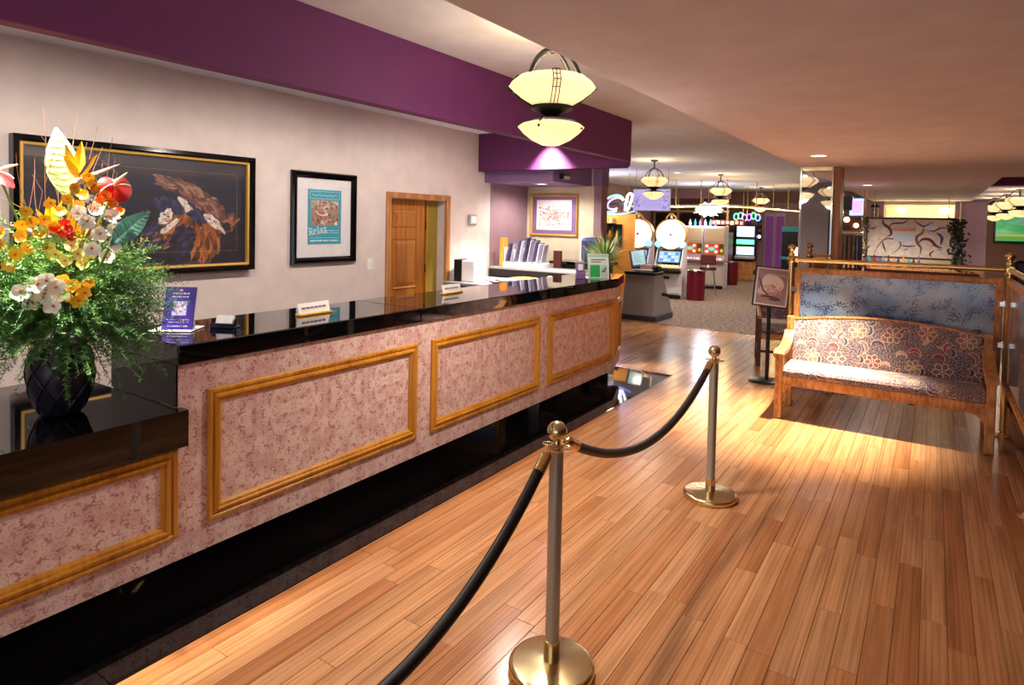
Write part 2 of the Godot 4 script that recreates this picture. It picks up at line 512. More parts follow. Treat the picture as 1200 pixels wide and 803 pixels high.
#SHELL
func shell() -> void:
	var HC := 2.8
	var LC := 2.32
	# ---- floor: planks, carpet, black granite border
	var fl := frame_node("floor")
	part("subfloor", MB.new().span(Vector3(-7.6, -0.2, 3.4), Vector3(4.2, -0.018, -21.8)), M["grey_dark"], fl)
	rng.seed = 4
	var planks: Array = []
	var pw := 0.0965
	var cols := 47
	for c in cols:
		var x := -2.40 + pw * (c + 0.5)
		var z := 0.9 + rng.randf() * 0.9
		while z > -10.42:
			var ln: float = rng.randf_range(0.62, 1.25)
			var z2 := maxf(z - ln, -10.42)
			planks.append([x, z, z2, rng.randi() % 7, c])
			z = z2
	for c in 20:      # boards beyond the end of the counter
		var x := -2.40 - pw * (c + 0.5)
		var z := -6.95 + rng.randf() * 0.3 - 0.05 * c * 0
		z = -7.0
		while z > -10.42:
			var z2 := maxf(z - rng.randf_range(0.5, 1.25), -10.42)
			planks.append([x, z, z2, rng.randi() % 7, 100 + c])
			z = z2
	for q in planks:
		var mid := Vector3(q[0], 0, (q[1] + q[2]) / 2)
		var d := mid - Vector3(0, 1.7, 0)
		var fwd := Vector3(-0.55, 0, -0.835)
		var dep := d.dot(fwd)
		var lat := d.dot(Vector3(0.835, 0, -0.55))
		var inview := dep > 0.6 and absf(lat) < dep * 0.86 and dep > 1.6
		q.append((q[1] - q[2]) / maxf(dep * dep * dep, 0.1) if inview else 0.0)
	planks.sort_custom(func(a, b): return a[5] > b[5])
	var pm := MB.new().box(Vector3(0, -0.009, 0), Vector3(pw - 0.0016, 0.018, 1.0), 0.0012).mesh()
	var rest: Array = []
	for i in 7: rest.append(MB.new())
	for i in planks.size():
		var q: Array = planks[i]
		var ln: float = q[1] - q[2] - 0.0014
		if i < 298 and q[5] > 0:
			var o := MeshInstance3D.new()
			o.name = "plank"; o.mesh = pm
			o.material_override = M["floor_tones"][q[3]]
			o.position = Vector3(q[0], 0, (q[1] + q[2]) / 2); o.scale = Vector3(1, 1, ln)
			fl.add_child(o, true)
		else:
			rest[q[3]].box(Vector3(q[0], -0.009, (q[1] + q[2]) / 2), Vector3(pw - 0.0016, 0.018, ln), 0.0012)
	var am := ArrayMesh.new()
	for i in 7:
		rest[i].add_to(am)
		am.surface_set_material(i, M["floor_tones"][i])
	var ro := MeshInstance3D.new()
	ro.name = "far_planks"; ro.mesh = am; ro.set_meta("kind", "stuff")
	fl.add_child(ro)
	part("carpet", MB.new().span(Vector3(-7.5, -0.018, -10.43), Vector3(4.0, 0.004, -21.7)), M["carpet"], fl)
	part("edge_strip", MB.new().span(Vector3(-7.5, -0.018, -10.415), Vector3(2.2, 0.006, -10.45)), M["walnut"], fl)
	part("staff_floor", MB.new().span(Vector3(-7.5, -0.018, 3.2), Vector3(-3.2, -0.002, -6.9)), M["grey_dark"], fl)
	part("staff_floor", MB.new().span(Vector3(-7.5, -0.018, -6.9), Vector3(-4.33, -0.002, -10.42)), M["grey_dark"], fl)
	# granite border slabs in front of the counter
	var zs: Array = [3.0, 1.6, 0.7, -0.2, -1.1, -2.0, -2.9, -3.8, -4.7, -5.6, -6.3]
	for i in zs.size() - 1:
		part("granite_slab", MB.new().span(Vector3(-3.2, -0.018, zs[i] - 0.001), Vector3(-2.402, 0.003, zs[i + 1] + 0.001), 0.001), M["granite"], fl)
	part("granite_slab", MB.new().prism([Vector2(-3.2, -6.301), Vector2(-2.402, -6.301), Vector2(-2.55, -6.71), Vector2(-2.75, -6.91), Vector2(-3.2, -6.99)], -0.018, 0.003), M["granite"], fl)
	part("edge_trim", MB.new().prism([Vector2(-2.402, -6.301), Vector2(-2.392, -6.301), Vector2(-2.535, -6.72), Vector2(-2.75, -6.935), Vector2(-3.2, -7.02), Vector2(-3.2, -6.992), Vector2(-2.752, -6.912), Vector2(-2.552, -6.712)], -0.018, 0.007), M["brass_pale"], fl)
	# ---- walls
	var wl := frame_node("wall_left")
	part("plaster", MB.new().span(Vector3(-5.05, 0, 3.2), Vector3(-4.9, HC, -5.04)), M["wall_cream"], wl)
	part("plaster", MB.new().span(Vector3(-5.05, 0, -5.985), Vector3(-4.9, HC, -6.9)), M["wall_cream"], wl)
	part("plaster", MB.new().span(Vector3(-5.05, 1.92, -5.04), Vector3(-4.9, HC, -5.985)), M["wall_cream"], wl)
	part("mauve_plaster", MB.new().span(Vector3(-5.05, 0, -6.9), Vector3(-4.897, HC, -7.97)), M["wall_mauve"], wl)
	struct("wall_alcove", MB.new().span(Vector3(-5.05, 0, -7.82), Vector3(-3.83, HC, -7.97)), M["wall_warm"])
	struct("trim_1", MB.new().span(Vector3(-3.83, 0, -7.80), Vector3(-3.72, HC, -7.99)), M["wall_mauve"])
	struct("wall_casino_left", MB.new().span(Vector3(-7.6, 0, 3.2), Vector3(-7.5, HC, -21.8)), M["wall_brown"])
	struct("wall_front", MB.new().span(Vector3(-7.5, 0, 3.3), Vector3(-2.2, HC, 3.2)), M["wall_cream"])
	struct("wall_entrance_side", MB.new().span(Vector3(2.2, 0, 3.3), Vector3(4.1, HC, 3.2)), M["wall_cream"])
	struct("wall_entrance_head", MB.new().span(Vector3(-2.2, 2.25, 3.3), Vector3(2.2, HC, 3.2)), M["wall_cream"])
	struct("wall_right", MB.new().span(Vector3(4.0, 0, 3.2), Vector3(4.1, HC, -21.8)), M["wall_brown"])
	struct("wall_far", MB.new().span(Vector3(-7.5, 0, -21.6), Vector3(4.0, HC, -21.75)), M["wall_brown"])
	# glazed entrance behind the viewer
	var gd := frame_node("window_1")
	for i in 5: part("mullion", MB.new().span(Vector3(-2.2 + i * 1.08, 0, 3.22), Vector3(-2.12 + i * 1.08, 2.25, 3.28), 0.004), M["bronze"], gd)
	part("head_rail", MB.new().span(Vector3(-2.2, 2.17, 3.22), Vector3(2.2, 2.25, 3.28), 0.004), M["bronze"], gd)
	for i in 4: part("pane", MB.new().span(Vector3(-2.12 + i * 1.08, 0.02, 3.248), Vector3(-1.12 + i * 1.08, 2.17, 3.252)), M["glass"], gd)
	# ---- door
	var dr := frame_node("door_1")
	part("casing", MB.new().span(Vector3(-4.92, 0, -4.975), Vector3(-4.875, 1.985, -5.045), 0.008), M["case_wood"], dr)
	part("casing", MB.new().span(Vector3(-4.92, 0, -5.98), Vector3(-4.875, 1.985, -6.05), 0.008), M["case_wood"], dr)
	part("casing", MB.new().span(Vector3(-4.92, 1.92, -5.045), Vector3(-4.876, 1.985, -5.98), 0.008), M["case_wood"], dr)
	var leaf := part("leaf", MB.new().span(Vector3(-5.06, 0.01, -5.05), Vector3(-5.015, 1.915, -5.74), 0.003), M["door_wood"], dr)
	for q in [[1.60, 1.80], [0.90, 1.48], [0.15, 0.78]]:
		var b := MB.new()
		b.xf = Transform3D(Basis(Vector3(0, 0, -1), Vector3(0, 1, 0), Vector3(1, 0, 0)), Vector3(-5.015, (q[0] + q[1]) / 2, -5.40))
		for sd in 4: b.mould(0.40, q[1] - q[0], sd, [Vector2(0, 0), Vector2(0.01, 0.012), Vector2(0.03, 0.002), Vector2(0.075, 0.012), Vector2(0.078, 0.012)])
		b.quad(Vector3(-0.122, -(q[1] - q[0]) / 2 + 0.078, 0.012), Vector3(0.122, -(q[1] - q[0]) / 2 + 0.078, 0.012), Vector3(0.122, (q[1] - q[0]) / 2 - 0.078, 0.012), Vector3(-0.122, (q[1] - q[0]) / 2 - 0.078, 0.012))
		part("raised_panel", b, M["door_wood"], leaf)
	for hy in [1.62, 1.12, 0.3]:
		part("hinge", MB.new().tube([Vector3(-5.01, hy - 0.05, -5.75), Vector3(-5.01, hy + 0.05, -5.75)], 0.009, 8), M["bronze"], leaf)
	part("jamb_panel", MB.new().span(Vector3(-5.08, 0, -5.76), Vector3(-5.03, 1.92, -5.985)), M["olive"], dr)
	part("door_stop", MB.new().span(Vector3(-5.02, 0, -5.755), Vector3(-5.0, 1.92, -5.775), 0.002), M["frame_wood_v"], dr)
	# ---- ceilings
	struct("ceiling", MB.new().span(Vector3(-7.6, HC, 3.3), Vector3(-1.18, HC + 0.12, -21.8)), M["ceiling_high"])
	var lc := frame_node("ceiling_low")
	part("drywall", MB.new().span(Vector3(-1.18, LC, 3.3), Vector3(4.1, HC + 0.1, -9.2)), M["ceiling_low"], lc)
	part("drywall", MB.new().span(Vector3(-1.18, LC, -9.2), Vector3(0.63, HC + 0.1, -21.8)), M["ceiling_low"], lc)
	struct("ceiling_dining", MB.new().span(Vector3(0.63, 2.52, -9.2), Vector3(4.1, HC + 0.1, -21.8)), M["ceiling_low"])
	struct("trim_2", MB.new().span(Vector3(0.63, 2.33, -11.0), Vector3(4.0, 2.52, -11.3)), M["purple"])
	# purple beam over the counter, and the lower cross beam at its end
	struct("trim_3", MB.new().span(Vector3(-2.75, 2.365, 3.2), Vector3(-2.835, HC, -6.47), 0.004), M["purple"])
	struct("trim_4", MB.new().prism([Vector2(-4.9, -6.62), Vector2(-3.0, -6.62), Vector2(-2.80, -6.56), Vector2(-2.755, -6.47), Vector2(-2.835, -6.47), Vector2(-2.9, -6.76), Vector2(-4.9, -6.76)], 2.325, HC), M["purple"])
	struct("trim_5", MB.new().span(Vector3(-4.897, 2.19, -6.762), Vector3(-3.88, HC, -7.815)), M["lilac"])
	struct("trim_6", MB.new().span(Vector3(-3.84, 2.19, -7.79), Vector3(-3.71, HC, -8.0)), M["lilac"])
	# dining room back wall with its lit niche
	var nw := frame_node("wall_dining")
	part("plaster", MB.new().span(Vector3(-1.5, 0, -16.6), Vector3(-0.95, LC, -16.9)), M["wall_mauve"], nw)
	part("plaster", MB.new().span(Vector3(0.36, 0, -16.6), Vector3(0.92, LC, -16.9)), M["wall_mauve"], nw)
	part("plaster", MB.new().span(Vector3(-0.95, 0, -16.6), Vector3(0.36, 1.1, -16.9)), M["wall_warm"], nw)
	part("plaster", MB.new().span(Vector3(-0.95, 2.24, -16.6), Vector3(0.36, LC, -16.9)), M["wall_warm"], nw)
	part("niche_back", MB.new().span(Vector3(-0.95, 1.1, -17.1), Vector3(0.36, 2.24, -17.2)), M["wall_warm"], nw)
	part("corner_strip", MB.new().span(Vector3(0.44, 1.0, -16.57), Vector3(0.47, 2.30, -16.61)), M["brass_pale"], nw)

#LAMPS
func arc_pts(a: Vector3, b: Vector3, c: Vector3, k: int = 10) -> Array:
	var o: Array = []
	for i in k + 1:
		var t := float(i) / k
		o.append(a * (1 - t) * (1 - t) + b * 2 * t * (1 - t) + c * t * t)
	return o

func make_pendant(label: String, at: Vector3, e: float, top: float, group: String) -> void:
	# at: centre of the upper bowl's widest ring; top: height of ceiling
	var t := thing("pendant_lamp", label, "lamp", at, 0.35, group)
	var hy := top - at.y
	part("canopy", MB.new().lathe([Vector2(0, hy - 0.035), Vector2(0.03, hy - 0.035), Vector2(0.06, hy - 0.02), Vector2(0.065, hy), Vector2(0, hy)], 20), M["iron"], t)
	part("stem", MB.new().tube([Vector3(0, 0.19, 0), Vector3(0, hy - 0.03, 0)], 0.011, 8), M["iron"], t)
	part("stem_knuckle", MB.new().ball(Vector3(0, 0.215, 0), 0.022, 12), M["iron"], t)
	for k in 4:
		var d := Vector3(cos(k * PI / 2 + 0.5), 0, sin(k * PI / 2 + 0.5))
		part("arm", MB.new().tube(arc_pts(Vector3(0, 0.215, 0) + d * 0.012, Vector3(0, 0.19, 0) + d * 0.13, Vector3(0, 0.055, 0) + d * 0.185, 10), 0.0115, 8), M["iron"], t)
	var up: Array = [Vector2(0.0, -0.10), Vector2(0.105, -0.10), Vector2(0.16, -0.07), Vector2(0.215, -0.03), Vector2(0.243, 0.0), Vector2(0.225, 0.028), Vector2(0.185, 0.06)]
	part("upper_bowl", MB.new().lathe(up, 32, Vector3.ZERO, Basis.IDENTITY, 0.4), M["alabaster"], t)
	for k in 4:
		var an := k * PI / 2 + 0.5 + PI / 4
		var d := Vector3(cos(an), 0, sin(an)); var s := Vector3(-sin(an), 0, cos(an))
		var fr := MB.new()
		var p0 := d * 0.112 + Vector3(0, -0.10, 0); var p1 := d * 0.172 + Vector3(0, -0.066, 0); var p2 := d * 0.249 + Vector3(0, 0.0, 0); var p3 := d * 0.19 + Vector3(0, 0.066, 0)
		for o in [-0.019, 0.0, 0.019]:
			fr.tube([p0 + s * o, p1 + s * o, p2 + s * o, p3 + s * o], 0.0028, 5)
		for q in [p1.lerp(p2, 0.5), p2, p2.lerp(p3, 0.5), p3]:
			fr.tube([q - s * 0.021, q + s * 0.021], 0.0028, 5)
		part("lattice_strap", fr, M["iron"], t)
	part("collar", MB.new().lathe([Vector2(0.0, -0.185), Vector2(0.05, -0.185), Vector2(0.055, -0.16), Vector2(0.04, -0.15), Vector2(0.075, -0.135), Vector2(0.118, -0.118), Vector2(0.122, -0.103), Vector2(0, -0.101)], 28), M["iron"], t)
	part("lower_ring", MB.new().lathe([Vector2(0.0, -0.166), Vector2(0.09, -0.166), Vector2(0.108, -0.176), Vector2(0.10, -0.186), Vector2(0, -0.186)], 24), M["iron"], t)
	var lo: Array = [Vector2(0.0, -0.322), Vector2(0.05, -0.316), Vector2(0.11, -0.287), Vector2(0.155, -0.252), Vector2(0.186, -0.218), Vector2(0.165, -0.202), Vector2(0.12, -0.19), Vector2(0.0, -0.187)]
	part("lower_bowl", MB.new().lathe(lo, 32, Vector3.ZERO, Basis.IDENTITY, 0.4), M["alabaster"], t)
	for k in 4:
		var an := k * PI / 2 + 0.2
		var d := Vector3(cos(an), 0, sin(an))
		part("hook", MB.new().tube(arc_pts(Vector3(0, -0.172, 0) + d * 0.06, Vector3(0, -0.165, 0) + d * 0.15, Vector3(0, -0.235, 0) + d * 0.182, 7), 0.007, 6), M["iron"], t)
	omni(at + Vector3(0, -0.02, 0), e * 0.10, Color(1.0, 0.93, 0.84), 0.12, t)
	omni(at + Vector3(0, -0.25, 0), e * 0.24, Color(1.0, 0.95, 0.90), 0.10, t)
	spot(at + Vector3(0, -0.335, 0), at + Vector3(0, -2, 0), e, Color(1.0, 0.94, 0.86), 72, 0.10, t, 0.9)

func downlight(label: String, at: Vector3, e: float, ang: float, to: Vector3 = Vector3.ZERO, col: Color = Color(1.0, 0.96, 0.92), soft: float = 0.6) -> void:
	var t := thing("recessed_downlight", label, "ceiling light", at, 0.0, "recessed downlights")
	part("trim_ring", MB.new().lathe([Vector2(0.058, -0.001), Vector2(0.062, -0.006), Vector2(0.085, -0.004), Vector2(0.088, 0.0)], 24), M["white"], t)
	part("lamp", MB.new().lathe([Vector2(0.0, -0.003), Vector2(0.058, -0.003), Vector2(0.058, 0.0)], 20), M["lamp_disc"], t)
	var dest := to if to != Vector3.ZERO else at + Vector3(0, -1, 0)
	spot(at + Vector3(0, -0.012, 0), dest, e, col, ang, 0.05, t, soft)

func lamps() -> void:
	make_pendant("two-tier alabaster bowl pendant hanging nearest, above the long counter", Vector3(-1.81, 2.445, -3.12), 3.2, 2.8, "bowl pendants")
	make_pendant("two-tier alabaster bowl pendant in the front of the lobby", Vector3(-1.81, 2.445, 0.3), 1.0, 2.8, "bowl pendants")
	make_pendant("two-tier alabaster bowl pendant in front of the lilac game board", Vector3(-4.05, 2.44, -10.55), 2.2, 2.8, "bowl pendants")
	make_pendant("two-tier bowl pendant over the bright white star sign", Vector3(-3.87, 2.44, -14.0), 2.2, 2.8, "bowl pendants")
	make_pendant("small far bowl pendant beside the purple curtained doorway", Vector3(-4.1, 2.42, -18.9), 2.2, 2.8, "bowl pendants")
	make_pendant("bowl pendant nearest of the row before the television", Vector3(1.36, 2.30, -15.6), 1.5, 2.52, "dining pendants")
	make_pendant("middle bowl pendant of the row before the television", Vector3(1.30, 2.28, -17.6), 1.5, 2.52, "dining pendants")
	make_pendant("farthest bowl pendant of the row before the television", Vector3(1.22, 2.27, -19.6), 1.5, 2.52, "dining pendants")
	# low ceiling
	downlight("recessed downlight in the low ceiling above the bench end", Vector3(-0.85, 2.32, -6.06), 36.0, 32, Vector3(-0.98, 0, -5.92), Color(1.0, 0.94, 0.82), 0.8)
	downlight("second recessed downlight, behind the one above the bench", Vector3(-0.81, 2.32, -10.4), 9.0, 74)
	downlight("third recessed downlight, just above the etched ribbon glass", Vector3(-0.86, 2.32, -16.1), 4.0, 50)
	# upper ceiling over the games
	downlight("recessed downlight in the white ceiling right of the lilac board", Vector3(-4.6, 2.8, -13.3), 5.0, 60)
	# staff side of the counter, hidden by the purple beam
	downlight("recessed downlight above the flower arrangement", Vector3(-2.98, 2.8, -0.95), 34.0, 22, Vector3(-3.07, 1.2, -1.18), Color(1.0, 0.96, 0.86), 0.7)
	for i in 4:
		downlight("%s recessed downlight over the staff side, counted from the flowers" % ORD[i], Vector3(-3.25, 2.8, 0.1 - i * 1.75), 3.3, 80, Vector3(-3.62, 0.9, 0.1 - i * 1.75), Color(1.0, 0.96, 0.92), 0.4)
	downlight("recessed downlight washing the purple cross beam", Vector3(-3.83, 2.8, -6.45), 22.0, 42)
	downlight("recessed downlight under the lilac beam beside the mauve wall", Vector3(-4.30, 2.19, -7.2), 2.2, 84)

#COUNTER
func molding_panel(parent: Node, w: float, h: float, tr: Transform3D) -> void:
	var prof: Array = [Vector2(0, 0), Vector2(0, 0.014), Vector2(0.006, 0.020), Vector2(0.018, 0.020), Vector2(0.024, 0.013), Vector2(0.030, 0.013), Vector2(0.036, 0.024), Vector2(0.046, 0.026), Vector2(0.052, 0.016), Vector2(0.062, 0.014), Vector2(0.068, 0.006), Vector2(0.072, 0.0)]
	for sd in 4:
		var b := MB.new()
		b.xf = tr
		b.mould(w, h, sd, prof)
		part("moulding", b, M["frame_wood"] if sd % 2 == 0 else M["frame_wood_v"], parent)

func counter() -> void:
	var px := -2.75
	var t := thing("reception_counter", "long pink laminate reception counter with black granite top and gold mouldings", "counter")
	var poly: Array = [Vector2(-2.75, -1.531), Vector2(-2.75, -6.16), Vector2(-2.93, -6.72), Vector2(-3.33, -6.72), Vector2(-3.33, -1.531)]
	part("front_panel", MB.new().prism(poly, 0.16, 1.034), M["pink_laminate"], t)
	var kick: Array = [Vector2(-2.80, -1.522), Vector2(-2.80, -6.14), Vector2(-2.97, -6.66), Vector2(-3.30, -6.66), Vector2(-3.30, -1.522)]
	part("toe_kick", MB.new().prism(kick, 0.003, 0.16), M["granite"], t)
	part("end_panel", MB.new().span(Vector3(-2.752, 0.85, -1.522), Vector3(-3.33, 1.034, -1.531)), M["granite"], t)
	# granite top in three lengths, the edge eased
	var cuts: Array = [[-1.521, -3.10], [-3.102, -4.80]]
	for q in cuts:
		part("granite_top", MB.new().span(Vector3(-2.728, 1.034, q[0]), Vector3(-3.33, 1.125, q[1]), 0.005), M["granite"], t)
	part("granite_top", MB.new().prism([Vector2(-2.728, -4.802), Vector2(-2.728, -6.17), Vector2(-2.912, -6.745), Vector2(-3.33, -6.745), Vector2(-3.33, -4.802)], 1.034, 1.125), M["granite"], t)
	var face := Basis(Vector3(0, 0, -1), Vector3(0, 1, 0), Vector3(1, 0, 0))
	for q in [[-1.665, -3.085], [-3.227, -4.62], [-4.776, -6.115]]:
		molding_panel(t, absf(q[1] - q[0]), 0.615, Transform3D(face, Vector3(px, 0.595, (q[0] + q[1]) / 2)))
	var dirv := Vector3(-0.18, 0, -0.56).normalized()
	var fb := Basis(dirv, Vector3.UP, dirv.cross(Vector3.UP))
	molding_panel(t, 0.40, 0.615, Transform3D(fb, Vector3(-2.84, 0.595, -6.44)))
	# lower desk at the near end
	var d := thing("low_desk", "low black granite desk end in front, carrying the flower vase", "counter")
	part("front_panel", MB.new().span(Vector3(-2.75, 0.16, 1.6), Vector3(-3.6, 0.685, -1.5308)), M["pink_laminate"], d)
	part("toe_kick", MB.new().span(Vector3(-2.80, 0.003, 1.6), Vector3(-3.55, 0.16, -1.519)), M["granite"], d)
	part("granite_top", MB.new().prism([Vector2(-2.69, 1.6), Vector2(-2.69, -1.545), Vector2(-2.7495, -1.545), Vector2(-2.7495, -1.5205), Vector2(-3.72, -1.5205), Vector2(-3.72, 1.6)], 0.685, 0.845), M["granite"], d)
	molding_panel(d, 2.3, 0.40, Transform3D(face, Vector3(px, 0.468, -0.375)))
	# back ledge across the end of the work area
	var L := thing("back_ledge", "dark return ledge across the far end of the work area", "counter")
	part("ledge_top", MB.new().span(Vector3(-4.88, 1.07, -6.86), Vector3(-3.55, 1.10, -7.30), 0.004), M["grey"], L)
	part("ledge_front", MB.new().span(Vector3(-4.88, 0.0, -6.90), Vector3(-3.55, 1.07, -7.26)), M["black"], L)
	var R := thing("back_shelf", "dark raised shelf against the cream picture wall", "shelf")
	part("shelf_top", MB.new().span(Vector3(-4.25, 1.15, -7.36), Vector3(-3.45, 1.185, -7.78), 0.003), M["black_gloss"], R)
	part("shelf_body", MB.new().span(Vector3(-4.2, 0.0, -7.40), Vector3(-3.5, 1.15, -7.74)), M["black"], R)
	var W := thing("work_desk", "white staff desk behind the counter strewn with papers", "desk")
	part("desk_top", MB.new().span(Vector3(-4.86, 0.93, -5.9), Vector3(-3.40, 0.965, -6.84), 0.003), M["grey"], W)
	part("desk_body", MB.new().span(Vector3(-4.86, 0.0, -5.95), Vector3(-3.40, 0.93, -6.84)), M["black"], W)

#STANCHIONS
func make_stanchion(label: String, at: Vector3, turn: float) -> void:
	var t := thing("stanchion", label, "stanchion", at, turn, "brass rope stanchions")
	part("base", MB.new().lathe([Vector2(0, 0), Vector2(0.158, 0), Vector2(0.163, 0.006), Vector2(0.163, 0.026), Vector2(0.158, 0.033), Vector2(0.145, 0.037), Vector2(0.05, 0.040), Vector2(0.032, 0.044), Vector2(0, 0.044)], 56), M["brass_pale"], t)
	part("base_sleeve", MB.new().lathe([Vector2(0.0, 0.04), Vector2(0.031, 0.04), Vector2(0.030, 0.12), Vector2(0.0265, 0.122)], 24), M["brass_pale"], t)
	part("pole", MB.new().lathe([Vector2(0.0265, 0.04), Vector2(0.0265, 0.845), Vector2(0, 0.846)], 28), M["nickel"], t)
	part("neck", MB.new().lathe([Vector2(0.0265, 0.842), Vector2(0.029, 0.846), Vector2(0.029, 0.852), Vector2(0.018, 0.856), Vector2(0.02, 0.866), Vector2(0.014, 0.870), Vector2(0.012, 0.882), Vector2(0.011, 0.893), Vector2(0.016, 0.897), Vector2(0.0, 0.899)], 24), M["brass_pale"], t)
	part("ball_finial", MB.new().ball(Vector3(0, 0.917, 0), 0.0375, 28), M["brass_pale"], t)
	var ring := MB.new()
	for k in 4:
		var d := Vector3(cos(k * PI / 2), 0, sin(k * PI / 2)); var s := Vector3(-d.z, 0, d.x)
		var pts: Array = []
		for i in 13:
			var a := PI * 0.06 + PI * 1.88 * i / 12 + PI
			pts.append(Vector3(0, 0.862, 0) + d * (0.036 + cos(a) * 0.021 ) + s * sin(a) * 0.019)
		ring.tube(pts, 0.0032, 6)
	part("rope_rings", ring, M["brass_pale"], t)

func rope(label: String, a: Vector3, b: Vector3, sag: float) -> void:
	var t := thing("barrier_rope", label, "rope", Vector3.ZERO, 0.0, "barrier ropes")
	var pts: Array = []
	for i in 25:
		var u := float(i) / 24
		pts.append(a.lerp(b, u) + Vector3(0, -sag * 4 * u * (1 - u), 0))
	var n1: Vector3 = (pts[1] - pts[0]).normalized(); var n2: Vector3 = (pts[23] - pts[24]).normalized()
	pts[0] = a + n1 * 0.055; pts[24] = b + n2 * 0.055
	part("velvet_rope", MB.new().tube(pts, 0.0205, 14), M["rope"], t)
	for q in [[a, n1], [b, n2]]:
		var p: Vector3 = q[0]; var n: Vector3 = q[1]
		part("end_cap", MB.new().tube([p + n * 0.012, p + n * 0.016, p + n * 0.022, p + n * 0.088, p + n * 0.092], [0.006, 0.018, 0.0235, 0.0235, 0.0215], 18), M["brass"], t)
		var s := n.cross(Vector3.UP).normalized()
		var hk: Array = []
		for i in 9:
			var an := PI * 1.5 * i / 8 - 0.6
			hk.append(p - n * (0.012 + cos(an) * 0.014 - 0.012) + n.cross(s) * sin(an) * 0.012)
		part("snap_hook", MB.new().tube(hk, 0.0035, 6), M["brass"], t)

func stanchions() -> void:
	make_stanchion("near brass stanchion with ball top at the picture's bottom", Vector3(-1.149, 0.001, -2.08), PI / 2 + 0.03)
	make_stanchion("far brass stanchion with ball top in mid floor", Vector3(-1.108, 0.001, -3.995), PI / 2)
	make_stanchion("brass stanchion by the entrance holding the loose rope end", Vector3(-1.15, 0.001, -0.15), PI / 2)
	rope("black velvet rope hung between the two brass stanchions", Vector3(-1.146, 0.862, -2.145), Vector3(-1.110, 0.862, -3.93), 0.235)
	rope("black velvet rope running down to the lower left from near stanchion", Vector3(-1.149, 0.862, -2.02), Vector3(-1.15, 0.862, -0.21), 0.39)

